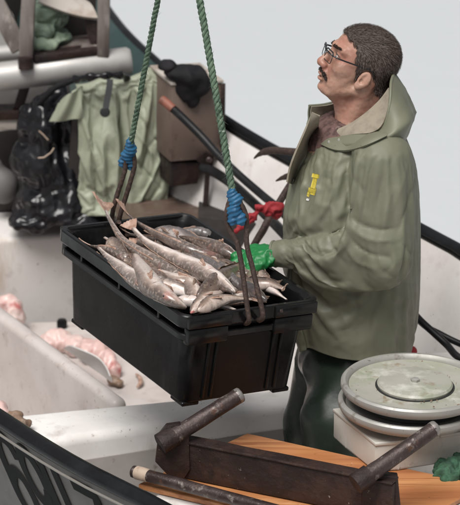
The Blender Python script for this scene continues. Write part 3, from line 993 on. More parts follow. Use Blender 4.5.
# pale green oilskins over a board
bd = hexa('backing_board', [at(64, 214, y=1.84), at(160, 214, y=1.84), at(160, 214, y=1.88), at(64, 214, y=1.88)],
          [at(74, 92, y=1.84), at(160, 84, y=1.84), at(160, 84, y=1.88), at(74, 92, y=1.88)], M['dark_wood'], None, 0.006)
tag(bd, 'dark board carrying the pale green oilskins', 'board')
osk = thing('oilskin_trousers', at(115, 214, y=1.80), 'pale green oilskin trousers hung to dry with a black brace strap', 'oilskins')
Lx = [(75, 0.0), (77, .2), (79, .5), (79, .8), (77, 1.06)]
Rx = [(160, 0.0), (167, .2), (166, .42), (168, .6), (169, .8), (167, 1.06)]
CREASES = [(.47, .02, .50, 1.0, .020, .055), (.43, .1, .44, 1.0, .035, -.026), (.55, .12, .55, .9, .045, -.026), (.10, .05, .13, 1.0, .03, -.016), (.17, .1, .20, .95, .02, .016),
           (.27, .18, .30, 1.0, .035, -.014), (.34, .3, .33, 1.0, .018, .012), (.60, .02, .78, .30, .03, .018), (.66, .0, .95, .32, .03, -.018), (.62, .25, .95, .52, .02, .020),
           (.60, .35, .92, .62, .035, -.020), (.97, .40, .70, .62, .02, .016), (.60, .55, .88, .80, .025, .018), (.98, .58, .66, .86, .03, -.020), (.95, .70, .70, .98, .02, .015), (.60, .72, .74, 1.0, .03, -.014),
           (.05, .12, .30, .24, .02, .010), (.30, .03, .42, .20, .02, .012), (.75, .05, .72, .22, .02, -.012)]
Gs = []
NI, NJ = 64, 72
for i in range(NI):
    s = i / (NI - 1)
    row = []
    for j in range(NJ):
        t = j / (NJ - 1)
        ul = interp([b for a, b in Lx], [a for a, b in Lx], t * 1.06)
        ur = interp([b for a, b in Rx], [a for a, b in Rx], t * 1.06)
        u = ul + (ur - ul) * s
        vt = 84 - 12 * math.exp(-((s - .82) / .24) ** 2) - 7 * math.exp(-((s - 0.35) / .16) ** 2)
        v = vt + (216 - vt) * t
        # hanging folds: a deep central one, raking ones on the right
        y = 1.80 - 0.03 * math.sin(PI * min(1, s * 1.1))
        for (sa, ta, sb_, tb_, wd, am) in CREASES:
            ex, ey = sb_ - sa, tb_ - ta
            q = min(1, max(0, ((s - sa) * ex + (t - ta) * ey) / (ex * ex + ey * ey)))
            dist = math.hypot(s - sa - q * ex, (t - ta - q * ey) * 1.4)
            y += am * math.exp(-(dist / wd) ** 1.25) * (.3 + .7 * math.sin(PI * min(.97, max(.05, q))))
        y += 0.007 * vnoise(np.array([[s, t * .5, .5]]), 5, 3)[0] + .0035 * (1 - 2 * abs(vnoise(np.array([[s * 1.3 + .5 * t, t * .8 - .4 * s, .9]]), 6, 5)[0]))
        if t < .1: y += (0.1 - t) ** 2 * 9
        row.append(list(at(u, v, y=y)))
    Gs.append(row)
Vg = np.array(Gs).reshape(-1, 3)
Fg = [(i * NJ + j, i * NJ + j + 1, (i + 1) * NJ + j + 1, (i + 1) * NJ + j) for i in range(NI - 1) for j in range(NJ - 1)]
pin = np.zeros((NI, NJ))
pin[:, :5] = np.linspace(1, .2, 5)
pin[:, -2:] = .5
pin[:3, :] = np.maximum(pin[:3, :], .3)
bq = np.array([list(at(u, v, y=y)) for y in (1.835, 1.95) for u, v in ((62, 226), (172, 226), (172, 70), (62, 70))])
Vd = drape(Vg, Fg, pin.ravel(), (bq, [(0, 1, 2, 3), (4, 7, 6, 5), (0, 4, 5, 1), (1, 5, 6, 2), (2, 6, 7, 3), (3, 7, 4, 0)]), 26, .045, 2.0, .6)
Vd, Fd = refine(Vd, Fg)
lc_ = mesh('leg_cloth', Vd, Fd, M['pale_oilskin'], osk)
sm_ = lc_.modifiers.new('thickness', 'SOLIDIFY')
sm_.thickness = .005
Gs = []
for i in range(24):
    s = i / 23
    row = []
    for j in range(24):
        t = j / 23
        u = 58 + 24 * s - 2 * t * (1 - s) * 4 + 0
        vt = 106 - 20 * s ** .7
        v = vt + (122 - vt - 4 * s) * t
        y = 1.80 - 0.022 * math.sin(PI * s) + 0.012 * math.sin(9 * s + 3 * t) + .03 * (1 - s) - .02 * t * (1 - t)
        row.append(at(u, v, y=y))
    Gs.append(row)
sheet('leg_cloth', Gs, 0.008, M['pale_oilskin'], osk)
Gs = [[at(u - 3.2, v, y=1.752 - .01 * k), at(u + 3.2, v + .5, y=1.752 - .01 * k)] for k, (u, v) in enumerate([(110, 79), (109.5, 86), (108, 95), (106.5, 103), (105.5, 110)])]
sheet('brace_strap', Gs, 0.006, M['strap'], osk)
lathe('strap_button', [(0.0, 0), (.014, 0), (.0175, .005), (.014, .01), (0, .011)], at(105, 112, y=1.70), (0, -1, 0.1), M['strap'], osk, 20)
ob = tube('rolled_cloth', spline([at(74, 80, y=1.80), at(84, 77, y=1.78), at(98, 76, y=1.77), at(112, 75, y=1.78), at(122, 75, y=1.80), at(127, 78, y=1.83)], 5), [0.010 + 0.004 * math.sin(i * 1.1) for i in range(26)], M['bag'], None, 14, .5, 3)
tag(ob, 'rolled black plastic lying on top of the pale green oilskins', 'roll')

# brown steel cabinet
ca = thing('steel_cabinet', at(196, 185, y=1.72), 'brown rusty steel cabinet standing by the far gunwale', 'cabinet')
ft, fr_ = at(172.5, 86, y=1.68), at(222.5, 83.5, y=1.72)
bt = at(151, 68.5, z=ft.z) - ft
fb, fq = at(170, 162, y=1.68), at(222, 158, y=1.72)
hexa('cabinet_body', [fb, fq, fq + bt, fb + bt], [ft, fr_, fr_ + bt, ft + bt], M['cabinet'], ca, 0.004, 2)
u = Vector((0, 0, 0.006))
ov = (ft - fr_).normalized() * 0.006 - bt.normalized() * 0.004
hexa('cabinet_top', [ft + ov + u * .4, fr_ - (ft - fr_).normalized() * .003 - bt.normalized() * .004 + u * .4, fr_ + bt + u * .4, ft + bt + ov + u * .4],
     [ft + ov + u * 2.2, fr_ - (ft - fr_).normalized() * .003 - bt.normalized() * .004 + u * 2.2, fr_ + bt + u * 2.2, ft + bt + ov + u * 2.2], M['beige_wood'], ca, 0.002)
bar('corner_flange', fr_ + Vector((.002, -.008, .002)), fq + Vector((.002, -.008, .04)), 0.016, 0.014, M['rust_metal'], ca, (0, 1, 0), 0.002)
s0, s1 = at(171, 163, y=1.70), at(202, 162, y=1.72)
hexa('plinth', [at(171, 187, y=1.70), at(198, 184, y=1.72), at(198, 184, y=1.72) + bt * .8, at(171, 187, y=1.70) + bt * .8], [s0, s1, s1 + bt * .8, s0 + bt * .8], M['rust_metal'], ca, 0.004)
bar('stay', at(208, 166, y=1.68), at(205, 210, y=1.68), 0.018, 0.018, M['rust_rod'], ca, (0, 1, 0), 0.003)
lathe('bolt', [(0, 0), (.011, 0), (.011, .012), (.006, .016), (0, .016)], at(209, 160, y=1.675), (0, -1, 0.2), M['rust_rod'], ca, 8)
prism('bracket', [at(196, 160, y=1.69), at(206, 152, y=1.68), at(214, 156, y=1.68), at(213, 166, y=1.68), at(203, 166, y=1.69)], (0, 1, 0), .02, M['rust_metal'], ca)
cc = [at(u, v, y=1.70) for u, v in ((178, 74), (192, 76), (200, 84), (188, 88), (192, 98), (168, 66))]
def clf(P):
    d = ell(P, cc[0], (.045, .05, .022))
    d = smin(d, ell(P, cc[1], (.05, .055, .03)), .02)
    d = smin(d, ell(P, cc[2], (.033, .03, .036)), .02)
    d = smin(d, ell(P, cc[3], (.036, .03, .04)), .02)
    d = smin(d, ell(P, cc[4], (.018, .022, .03)), .015)
    return smin(d, ell(P, cc[5], (.024, .025, .013)), .015)
ob = blob_thing('cloth_heap', clf, cc[3] - Vector((.17, .12, .12)), cc[3] + Vector((.14, .13, .14)), 0.0045, M['black_cloth'], lambda P: 0.010 * ridged(P, 20, 2) + .004 * vnoise(P, 50, 1))
tag(ob, 'black cloth heaped over the top of the brown steel cabinet', 'cloth')

sh = [at(198, 216, 0.60), at(262, 224, 0.60), at(276, 209, 0.60), at(228, 171, 0.60), at(200, 168, 0.60)]  # slab put in to darken the pale liner beside the cabinet
ob = prism('dark_slab', [p - Vector((0, 0, .16)) for p in sh], (0, 0, 1), .16, M['dark_wood'], None, .006)
tag(ob, 'added dark slab along the far hull under the slanting black hose', 'slab')
# hoses and iron behind the man
hz = [at(162, 100, y=1.60), at(172, 108, y=1.58), at(185, 120, y=1.56), at(203, 138, y=1.52), at(220, 157, y=1.46), at(240, 176, y=1.38), at(262, 195, y=1.28), at(282, 212, y=1.15), at(300, 235, y=1.0)]
hose = tube('black_hose', spline(hz, 6), 0.0135, M['hose'], None, 14)
tag(hose, 'black hose with rusty red end slanting in front of the brown cabinet', 'hose')
tube('hose_end', spline([at(161, 99, y=1.598), at(167, 103.5, y=1.588), at(173, 109, y=1.575)], 4), 0.0148, M['hose_end'], hose, 14)
ob = tube('drooping_hose', spline([at(202, 168, y=1.66), at(214, 172, y=1.62), at(232, 184, y=1.52), at(250, 200, y=1.40), at(268, 217, y=1.25), at(290, 240, y=1.0)], 6), 0.017, M['hose'], None, 14)
tag(ob, 'thick black hose drooping along the far hull below the slanting one', 'hose')
ob = tube('aft_hose', spline([at(404, 300, y=.50), at(418, 318, y=.50), at(434, 333, y=.48), at(447, 345, y=.45), at(457, 356, y=.40), at(476, 366, y=.36)], 6), 0.011, M['hose'], None, 12)
tag(ob, 'black hose running down behind the jacket hem towards the hauler', 'hose')
ob = tube('aft_hose', spline([at(408, 308, y=.53), at(424, 325, y=.53), at(440, 334, y=.52), at(456, 342, y=.50), at(480, 352, y=.46)], 6), 0.010, M['hose'], None, 12)
tag(ob, 'upper thinner hose along the inner hull at the right edge', 'hose')
gp = thing('grapnel', at(268, 236, y=.9), 'rusty grapnel iron with curved prongs sticking out behind the man', 'grapnel')
tube('prong', spline([at(254, 158.5, y=1.06), at(259, 154.5, y=1.04), at(266, 151.5, y=1.0), at(277, 150.5, y=.95), at(306, 153, y=.85)], 6),
     [0.002 + 0.0095 * min(1, i / 12) for i in range(25)], M['hook_rust'], gp, 12, .15)
tube('prong', spline([at(276, 181, y=.98), at(281, 178.5, y=.96), at(288, 176, y=.92), at(299, 172, y=.85)], 6), [0.002 + 0.007 * min(1, i / 10) for i in range(19)], M['hook_rust'], gp, 12, .15)
tube('shank', spline([at(232, 372, y=.92), at(238, 300, y=.84), at(250, 255, y=.79), at(262, 232, y=.80), at(270, 217, y=.82), at(282, 198, y=.84), at(303, 164, y=.85), at(306, 150, y=.85)], 6), 0.0115, M['hook_rust'], gp, 12, .15)
rc = [at(u, v, y=.74) for u, v in ((270, 210), (262, 209), (275, 206), (254, 214), (277, 215))]
def rgf(P):
    d = ell(P, rc[0], (.022, .02, .016))
    d = smin(d, ell(P, rc[1], (.02, .018, .012)), .01)
    d = smin(d, ell(P, rc[2], (.022, .016, .013)), .01)
    d = smin(d, ell(P, rc[3], (.016, .015, .012)), .01)
    d = smin(d, ell(P, rc[4], (.014, .015, .013)), .01)
    a, b = at(256, 215, y=.73), at(235, 232, y=.70)
    return smin(d, cap(P, a, b, .0065, .0045), .008)
ob = blob_thing('red_rag', rgf, rc[0] - Vector((.15, .1, .09)), rc[0] + Vector((.08, .1, .06)), 0.0028, M['red_cloth'], lambda P: 0.009 * ridged(P + .01 * np.stack([vnoise(P, 30, 1), vnoise(P, 30, 2), vnoise(P, 30, 3)], 1), 42, 2) + .003 * ridged(P, 95, 1) - .003)
tag(ob, 'knotted red rag tied on the grapnel beside the green glove', 'rag')
rp = at(411, 352, y=.46)
ob = blob_thing('red_float', lambda P: smin(ell(P, rp, (.018, .018, .016)), ell(P, rp + Vector((-.02, .01, -.012)), (.02, .02, .012)), .01), rp - Vector((.06, .05, .05)), rp + Vector((.05, .05, .05)), .003, M['red_cloth'], lambda P: .003 * ridged(P, 40))
tag(ob, 'small red scrap just under the hem of the olive jacket', 'scrap')

# ================================================================== HAULER, BOARD AND RUSTY ROLLERS (near)
sz = [PC, PC + eu * 0.735, PA + eu * 0.72, PA]
bm_ = hexa('plywood_board', [p - Vector((0, 0, 0.016)) for p in sz], sz, M['plywood'], None, 0.0025, 1)
tag(bm_, 'orange grained wooden board lying under the rusty roller bracket', 'board')

ha = thing('pot_hauler', at(405, 455, 0.552), 'grey pot hauler with two stacked round discs on a white housing', 'hauler')
zt = 0.636
P0, P1, P2, P3 = at(346, 420, zt), at(375.5, 444, zt), at(399, 441.5, zt), at(474, 431, zt)
bk2 = (P0 - P1).normalized()
P4, P5 = P3 + bk2 * 0.26, P0 + bk2 * 0.08
poly = [P0, P1, P2, P3, P4, P5]
prism('housing', [dn(p, 0.552) for p in poly], (0, 0, 1), zt - 0.552, M['housing'], ha, 0.006)
lip = [p + (Vector((0.45, -0.05, zt)) - p) * -0.012 for p in poly]
prism('housing_lip', [dn(p, zt - 0.006) for p in lip], (0, 0, 1), 0.010, M['housing'], ha, 0.003)
ax = (0.02, -0.015, 1)
dc = at(415, 384.5, 0.742)
lc = at(411, 402, 0.690)
lathe('pedestal', [(0.0, -0.06), (.11, -0.06), (.11, -.02), (.0, -.02)], lc, ax, M['hauler'], ha, 40)
RP = [(0.0, -.026), (.150, -.026), (.185, -.024), (.198, -.016), (.204, -.004), (.203, .006), (.198, .011), (.191, .011), (.186, .006), (.182, -.002), (.170, -.005), (.0, -.005)]
lathe('lower_disc', [(r * .985, h) for r, h in RP], lc, ax, M['hauler'], ha, 96)
lathe('spacer', [(0, -.05), (.15, -.05), (.15, -.02), (0, -.02)], dc, ax, M['dark_gap'], ha, 48)
lathe('upper_disc', [(0.0, -.026)] + RP[1:10] + [(.1825, -.014), (0, -.014)], dc, ax, M['hauler'], ha, 96)
lathe('disc_dish', [(0, -.0135), (.1822, -.0135), (.1815, -.0025), (.168, -.005), (.0, -.005)], dc, ax, M['hauler_dish'], ha, 96)
lathe('hub_plate', [(0, -.006), (.102, -.006), (.104, .003), (.100, .009), (.094, .0105), (0, .0105)], dc, ax, M['hauler_dish'], ha, 64)
lathe('hub_groove', [(0, -.0065), (.109, -.0065), (.109, -.003), (0, -.003)], dc, ax, M['dark_gap'], ha, 48)
lathe('hub_bolt', [(0, .008), (.013, .008), (.013, .017), (.009, .019), (0, .019)], dc, ax, M['hauler'], ha, 6)
V, Fc = [], []
random.seed(3)
for k in range(46):
    a, r = random.uniform(0, 2 * PI), random.choice((random.uniform(.11, .178), random.uniform(.11, .125), random.uniform(.165, .18)))
    p = dc + Vector((math.cos(a) * r, math.sin(a) * r, -.003))
    s = random.uniform(.001, .0042)
    q = [p + Vector((math.cos(b) * s * random.uniform(.6, 1.5), math.sin(b) * s, 0)) for b in (0, 2.1, 4.2)] + [p + Vector((0, 0, s))]
    b = len(V)
    V += q
    Fc += [(b, b + 1, b + 3), (b + 1, b + 2, b + 3), (b + 2, b, b + 3)]
tag(mesh('dirt_flecks', V, Fc, M['brown_scrap'], ha, smooth=False), kind='stuff')

ob = blob_thing('green_net_heap', lambda P: smin(smin(ell(P, at(455, 470, .552), (.05, .05, .022)), ell(P, at(476, 464, .55), (.06, .06, .034)), .02), ell(P, at(447, 474, .55), (.03, .04, .014)), .015),
                at(455, 470, .552) - Vector((.1, .1, .05)), at(478, 462, .55) + Vector((.1, .1, .08)), .0035, M['green_rope_heap'], lambda P: .014 * ridged(P + .012 * np.stack([vnoise(P, 25, 1), vnoise(P, 25, 2), vnoise(P, 25, 3)], 1), 38) + .006 * ridged(P, 90, 3) - .005)
tag(ob, 'dark green net bunched beside the white hauler housing', 'net')

rb = thing('roller_bracket', at(285, 495, 0.552), 'rusty steel roller bracket with two upright worn pins on the orange board', 'bracket')
h0, h1 = at(182, 478, 0.553), at(392, 521, 0.553)
dh = (h1 - h0).normalized()
pv = Vector((-dh.y, dh.x, 0))
if pv.y < 0: pv = -pv
hh = 0.103
hexa('channel', [h0, h1, h1 + pv * .035, h0 + pv * .035], [p + Vector((0, 0, hh)) for p in (h0, h1, h1 + pv * .035, h0 + pv * .035)], M['rust_metal'], rb, 0.004, 2, 6, .0025)
t0_, t1_ = h0 + Vector((0, 0, hh + .001)), h1 + Vector((0, 0, hh + .001))
hexa('top_flange', [t0_ - pv * .006, t1_ - pv * .006, t1_ + pv * .042, t0_ + pv * .042], [p + Vector((0, 0, .007)) for p in (t0_ - pv * .006, t1_ - pv * .006, t1_ + pv * .042, t0_ + pv * .042)], M['rust_metal'], rb, 0.003, 2, 6, .002)
yb = h0.y
def pxprism(name, pts, y, th, m, par, bev=.003):
    return prism(name, [at(u, v, y=y) for u, v in pts], (0, 1, 0), th, m, par, bev)
pxprism('end_plate', [(155, 462), (158, 436), (166, 426), (180, 424), (189, 436), (190, 470), (184, 479), (168, 476)], yb - .015, .022, M['rust_metal'], rb)
pxprism('end_plate', [(362, 482), (372, 474), (398, 477), (402, 520), (362, 520)], h1.y + .02, .03, M['rust_metal'], rb)
def pin(b, t, y0, y1, r):
    p0, p1 = at(*b, y=y0), at(*t, y=y1)
    d = (p1 - p0).normalized()
    tube('pin', [p0.lerp(p1, k / 14) for k in range(15)], [r * (1.06 if k < 3 else 1.0 - .004 * k) for k in range(15)], M['rust_rod'], rb, 20, .05, b[0])
    tube('pin_socket', [p0 - d * .035, p0 + d * .012], r * 1.26, M['rust_metal'], rb, 16, .12, 2)
    tube('pin_cap', [p1 - d * .004, p1 + d * .007, p1 + d * .011], [r * 1.02, r * 1.0, r * .8], M['worn_steel'], rb, 8, 0)
pin((171, 438), (238, 396), yb - .02, yb + .07, .0225)
pin((366, 477), (434, 429), h1.y - .0, h1.y + .10, .0215)
w0, w1 = at(133, 471.5, 0.585), at(300, 517, 0.585)
rod = tube('iron_rod', [w0.lerp(w1, k / 20) for k in range(21)], 0.0165, M['rust_rod'], None, 16, .06)
tag(rod, 'round rusty rod with a pale wooden end on the board before the bracket', 'rod')
dd = (w1 - w0).normalized()
tube('wooden_sleeve', [w0 + dd * .008, w0 + dd * .012, w0 + dd * .047, w0 + dd * .052], [.0155, .0182, .0182, .0155], M['bare_wood'], rod, 16, .06)

# ================================================================== THE BLACK FISH CRATE
KL, KB, KR, KF = at(57, 223, 1.0), at(189, 212, 1.0), at(319, 300, 1.0), at(184, 318, 1.0)
KO = Vector((-0.1224, 0.0387, 1.0))
KA = Vector((math.cos(1.0317) * math.cos(.051), -math.sin(1.0317) * math.cos(.051), -math.sin(.051)))
KB_ = Vector((math.sin(1.0317) * math.cos(.0761), math.cos(1.0317) * math.cos(.0761), -math.sin(.0761)))
KB_ = (KB_ - KA * KA.dot(KB_)).normalized()
KN = KA.cross(KB_).normalized()
HL, HW = 0.365, 0.2181


def cr(u, v, h):
    """Point on photo sight line (u, v) at height h over the crate's rim plane."""
    p0 = at(u, v, z=1.0)
    d = (p0 - CAM).normalized()
    return CAM + d * (((KO + KN * h) - CAM).dot(KN) / d.dot(KN))


def kp(s, t, h):
    return KO + KA * s + KB_ * t + KN * h


def ring(a, b, r, h, n=7):
    out = []
    for sx, sy, a0 in ((1, 1, 0), (-1, 1, 90), (-1, -1, 180), (1, -1, 270)):
        for k in range(n):
            t = math.radians(a0 + 90 * k / (n - 1))
            out.append(kp(sx * (a - r) + math.cos(t) * r, sy * (b - r) + math.sin(t) * r, h))
    return out


def ringloft(name, prof, m, parent, close_ends=True, loop=False, sharp=30):
    V, Fc = [], []
    for p in prof: V += ring(*p)
    n = len(V) // len(prof)
    R = len(prof)
    for i in range(R if loop else R - 1):
        for j in range(n):
            i2 = (i + 1) % R
            Fc.append((i * n + j, i * n + (j + 1) % n, i2 * n + (j + 1) % n, i2 * n + j))
    if close_ends and not loop:
        Fc.append(tuple(reversed(range(n))))
        Fc.append(tuple(range((R - 1) * n, R * n)))
    bm = bmesh.new()
    vs = [bm.verts.new(v) for v in V]
    for f in Fc: bm.faces.new([vs[i] for i in f])
    return bmobj(name, bm, m, parent, True, sharp)


crate = thing('fish_crate', kp(0, 0, -.282), 'large black plastic fish crate hanging from the green ropes, full of cod', 'crate')
ringloft('tub', [(HL - .043, HW - .044, .03, -.272), (HL - .040, HW - .041, .034, -.268), (HL - .028, HW - .028, .036, -.090), (HL - .026, HW - .026, .036, -.02),
                 (HL - .028, HW - .028, .034, -.01), (HL - .033, HW - .033, .032, -.02), (HL - .052, HW - .052, .03, -.255)], M['crate'], crate)
ringloft('rim', [(HL - .031, HW - .031, .036, -.036), (HL - .002, HW - .002, .034, -.036), (HL, HW, .036, -.033), (HL, HW, .036, -.003), (HL - .003, HW - .003, .034, 0.0), (HL - .013, HW - .013, .03, 0.0),
                 (HL - .016, HW - .016, .028, -.003), (HL - .026, HW - .026, .03, -.014)], M['crate_rim'], crate, loop=True)
ringloft('rim_ledge', [(HL - .031, HW - .031, .036, -.082), (HL - .013, HW - .013, .034, -.078), (HL - .008, HW - .008, .036, -.074), (HL - .008, HW - .008, .036, -.060), (HL - .011, HW - .011, .034, -.057), (HL - .031, HW - .031, .034, -.054)],
         M['crate_rim'], crate, loop=True)
for s in (-1, 1):
    for t in (-1, 1):
        # feet and thick corner lugs at the short ends
        c = [(HL - .044, HW - .046), (HL - .044, HW - .10), (HL - .11, HW - .10), (HL - .11, HW - .046)]
        c = [(s * a, t * b) for a, b in c]
        if s * t < 0: c = c[::-1]
        hexa('foot', [kp(a, b, -.284) for a, b in c], [kp(a, b, -.271) for a, b in c], M['crate'], crate, .003, 1)
        c = [(HL + .006, HW - .014), (HL + .006, HW - .150), (HL - .022, HW - .150), (HL - .022, HW - .014)]
        c = [(s * a, t * b) for a, b in c]
        hexa('corner_lug', [kp(a, b, -.036) for a, b in c], [kp(a, b, -.002) for a, b in c], M['crate_rim'], crate, .004, 2)
        c2 = [(s * (HL - .002), t * (HW - .02)), (s * (HL - .002), t * (HW - .145)), (s * (HL - .03), t * (HW - .145)), (s * (HL - .03), t * (HW - .02))]
        hexa('corner_lug', [kp(a, b, -.086) for a, b in c2], [kp(a, b, -.040) for a, b in c2], M['crate_rim'], crate, .005, 2)
    for t in (-.115, -.09, .09, .115):
        bar('end_rib', kp(s * (HL - .026), t, -.092), kp(s * (HL - .038), t, -.262), .008, .009, M['crate'], crate, KB_, .002)
for t in (-1, 1):
    for s in (-.22, .0, .22):
        bar('side_rib', kp(s, t * (HW - .017), -.037), kp(s, t * (HW - .017), -.056), .010, .022, M['crate_rim'], crate, KB_, .002)
bar('catch', kp(HL + .004, .085, -.010), kp(HL + .008, .085, -.020), .010, .006, M['rust_rod'], crate, KA, .002)


# ------------------------------------------------------------------ the cod
HT = [0, .04, .10, .18, .28, .40, .52, .64, .76, .86, .94, 1.0]
HH = [.16, .42, .66, .88, 1.0, .97, .84, .66, .46, .32, .25, .24]
WW = [.14, .40, .62, .80, .84, .78, .66, .50, .32, .20, .13, .10]


def fan(name, base, d, side, length, w0, w1, notch, m, parent, th=.0022, curl=0.0, nrm=None):
    """A rayed fin: a fan from base along d, ridged along its rays."""
    nn = d.cross(side).normalized() if nrm is None else nrm
    G = []
    for i in range(13):
        s = i / 12 * 2 - 1
        row = []
        for j in range(6):
            t = j / 5
            w = w0 + (w1 - w0) * t
            l = length * t * (1 - notch * (1 - abs(s)) * t)
            row.append(base + d * l + side * s * w + nn * ((.0012 if i % 2 else -.0012) * t + curl * t * t + .004 * math.sin(3 * s + base.x * 40) * t))
        G.append(row)
    return sheet(name, G, th, m, parent)


def cod(spine, H, roll, kind, label, group=None, mouth=False, fins=True, tail=True, fin_mat='fin', tailw=1.0, flat=1.0):
    """spine: points from snout to tail root; roll: how far the back is turned from straight up, degrees."""
    H = H * (.74 if H > .026 else .9)
    P = spline([p + KN * .008 for p in spine], 8)
    L = [0.0]
    for i in range(1, len(P)): L.append(L[-1] + (P[i] - P[i - 1]).length)
    n = 44
    xs = [L[-1] * (k / (n - 1)) ** 1.08 for k in range(n)]
    Q = [Vector([float(np.interp(x, L, [p[c] for p in P])) for c in range(3)]) for x in xs]
    V, Fc, D = [], [], []
    k = 22
    sd = sum(spine[0]) * 31
    fr = []
    for i, q in enumerate(Q):
        t = xs[i] / L[-1]
        T = (Q[min(i + 1, n - 1)] - Q[max(i - 1, 0)]).normalized()
        S = KN.cross(T).normalized()
        U0 = T.cross(S).normalized()
        r = math.radians(roll)
        U = U0 * math.cos(r) + S * math.sin(r)
        S2 = T.cross(U).normalized()
        h, w = interp(HT, HH, t) * H, interp(HT, WW, t) * H * flat
        if 0.205 < t < 0.255: h, w = h * .945, w * .93       # gill slit
        fr.append((q, T, U, S2, h, w, t))
        for j in range(k):
            a = 2 * PI * j / k
            lump = 1 + .09 * noise.noise(Vector((t * 5 + sd, math.cos(a) * 1.2, math.sin(a) * 1.2))) + .03 * noise.noise(Vector((t * 22 + sd, math.cos(a) * 3, math.sin(a) * 3)))
            ca, sa = math.cos(a), math.sin(a)
            hh = h * (1.0 if ca > 0 else 1.05)
            V.append(q + U * ca * hh * lump + S2 * sa * w * lump)
            D.append(min(1, max(0, .5 + .5 * ca + (.05 if t < .2 else 0))))
    for i in range(n - 1):
        for j in range(k):
            Fc.append((i * k + j, i * k + (j + 1) % k, (i + 1) * k + (j + 1) % k, (i + 1) * k + j))
    Fc.append(tuple(reversed(range(k))))
    Fc.append(tuple(range((n - 1) * k, n * k)))
    ob = mesh('cod_fish', V, Fc, FISH[kind], None)
    at_ = ob.data.attributes.new('dorsal', 'FLOAT', 'POINT')
    at_.data.foreach_set('value', D)
    tag(ob, label, 'fish', group)
    def fr_at(t):
        return min(fr, key=lambda f: abs(f[6] - t))
    if fins:
        # low back fin, folded flat along the ridge
        C = [fr_at(t) for t in np.linspace(.36, .80, 14)]
        G = [[f[0] + f[2] * f[4] * .93, f[0] + f[2] * f[4] * (1.02 + .10 * abs(math.sin(i * .72))) + f[3] * f[5] * .10, f[0] + f[2] * f[4] * (1.0 + .16 * abs(math.sin(i * .72))) + f[3] * f[5] * .28 + f[1] * .004] for i, f in enumerate(C)]
        sheet('dorsal_fin', G, .0012, M[fin_mat], ob)
        q, T, U, S2, h, w, _ = fr_at(.27)
        for sg in (1, -1):
            if S2.dot(KN) * sg > -.3:
                fan('pectoral_fin', q + S2 * sg * w * .97 - U * h * .15, (T + S2 * sg * .06 - U * .3).normalized(), U, H * 1.35, H * .11, H * .30, -.2, M[fin_mat], ob, .0012, -.004, S2 * sg)
    for t, nm, rr in ((.225, 'gill_slit', .030),):
        q, T, U, S2, h, w, _ = fr_at(t)
        for sg in (1, -1):
            if S2.dot(KN) * sg > -.5:
                C = []
                for j in range(9):
                    a = math.radians(35 + 115 * j / 8)
                    C.append(q + U * math.cos(a) * h * 1.0 + S2 * sg * math.sin(a) * w * 1.0 + T * H * (.22 * math.sin(PI * j / 8) - .1))
                tube(nm, C, [H * rr * (.4 + math.sin(PI * j / 8)) * .6 for j in range(9)], M['fin'], ob, 6)
    if tail:
        q, T, U, S2, h, w, _ = fr[-1]
        fan('tail_fin', q - T * .006, T, U, H * 1.75 * tailw, H * .24, H * .95 * tailw, .22, M[fin_mat], ob, .002, .008, S2)
    q, T, U, S2, h, w, _ = fr_at(.115)
    for sg in (1, -1):
        c = q + U * h * .46 + S2 * sg * w * .80
        if (S2 * sg).dot(KN) > -.35:
            V2, F2 = [], []
            r = H * .115
            for a in range(7):
                for b in range(10):
                    th, ph = PI * a / 6, 2 * PI * b / 10
                    V2.append(c + Vector((math.sin(th) * math.cos(ph), math.sin(th) * math.sin(ph), math.cos(th))) * r)
            for a in range(6):
                for b in range(10):
                    F2.append((a * 10 + b, a * 10 + (b + 1) % 10, (a + 1) * 10 + (b + 1) % 10, (a + 1) * 10 + b))
            mesh('eye', V2, F2, M['fish_eye'], ob)
    q, T, U, S2, h, w, _ = fr[0]
    if mouth:
        q2, _, U2, S3, h2, w2, _ = fr_at(.05)
        Vm, Fm = tube_data([q - T * .004 - U * h * .1, q2 - U * h2 * .35], [H * .13, H * .30], 10)
        mesh('mouth', Vm, Fm, M['mouth'], ob)
    else:
        for sg in (1, -1):
            q2, _, U2, S3, h2, w2, _ = fr_at(.09)
            tube('mouth', [q - U * h * .45, q.lerp(q2, .5) - U * h2 * .42 + S2 * sg * w2 * .72, q2 - U2 * h2 * .40 + S3 * sg * w2 * .97], H * .020, M['fin'], ob, 6)
    return ob


def sp(h, *pts):
    if not isinstance(h, (list, tuple)): h = [h] * len(pts)
    return [cr(u, v, hh) for hh, (u, v) in zip(h, pts)]


cod(sp([-.02, -.01, -.004, .004, .010, .032, .040], (200, 294), (181, 281), (158, 266), (138, 254), (122, 242), (111, 225), (105.5, 213)), .032, 62, 0,
    'pale cod whose brown tail sticks up over the far left end of the crate', fin_mat='fin_pale', tailw=1.8)
cod(sp([-.01, 0, .008, .014, .02, .03, .036], (227, 262), (210, 259), (190, 253), (167, 242), (150, 233), (136, 224), (128, 217)), .028, 40, 1,
    'slim brown cod lying uppermost by the far side, tail on the far end', fin_mat='fin_pale', tailw=1.6)
cod(sp([.022, .026, .024, .022, .024, .026, .028], (234, 295), (217, 283), (196, 271), (171, 259), (153, 249), (141, 240), (133, 231)), .037, 112, 0,
    'long pale cod stretched over the middle of the heap, belly turned up', mouth=False, fin_mat='fin_pale')
cod(sp([-.004, .010, .014, .010, 0, -.01], (186, 311), (171, 303), (154, 291), (143, 277), (136, 263), (131, 250)), .041, 118, 0,
    'broad white bellied cod lying along the near rim of the crate', fin_mat='fin_pale')
cod(sp([-.006, -.004, -.004, -.010, -.014], (163, 303), (143, 288), (124, 273), (108, 260), (98, 250)), .033, 100, 0,
    'mottled pale cod pressed against the near left wall of the crate', tail=False, fin_mat='fin_pale')
cod(sp([.016, .022, .014, .004, -.01], (197, 299), (209, 290), (223, 280), (239, 271), (254, 264)), .039, 22, 1,
    'big headed brown cod pointing at the near rim, right of the long pale cod', mouth=False)
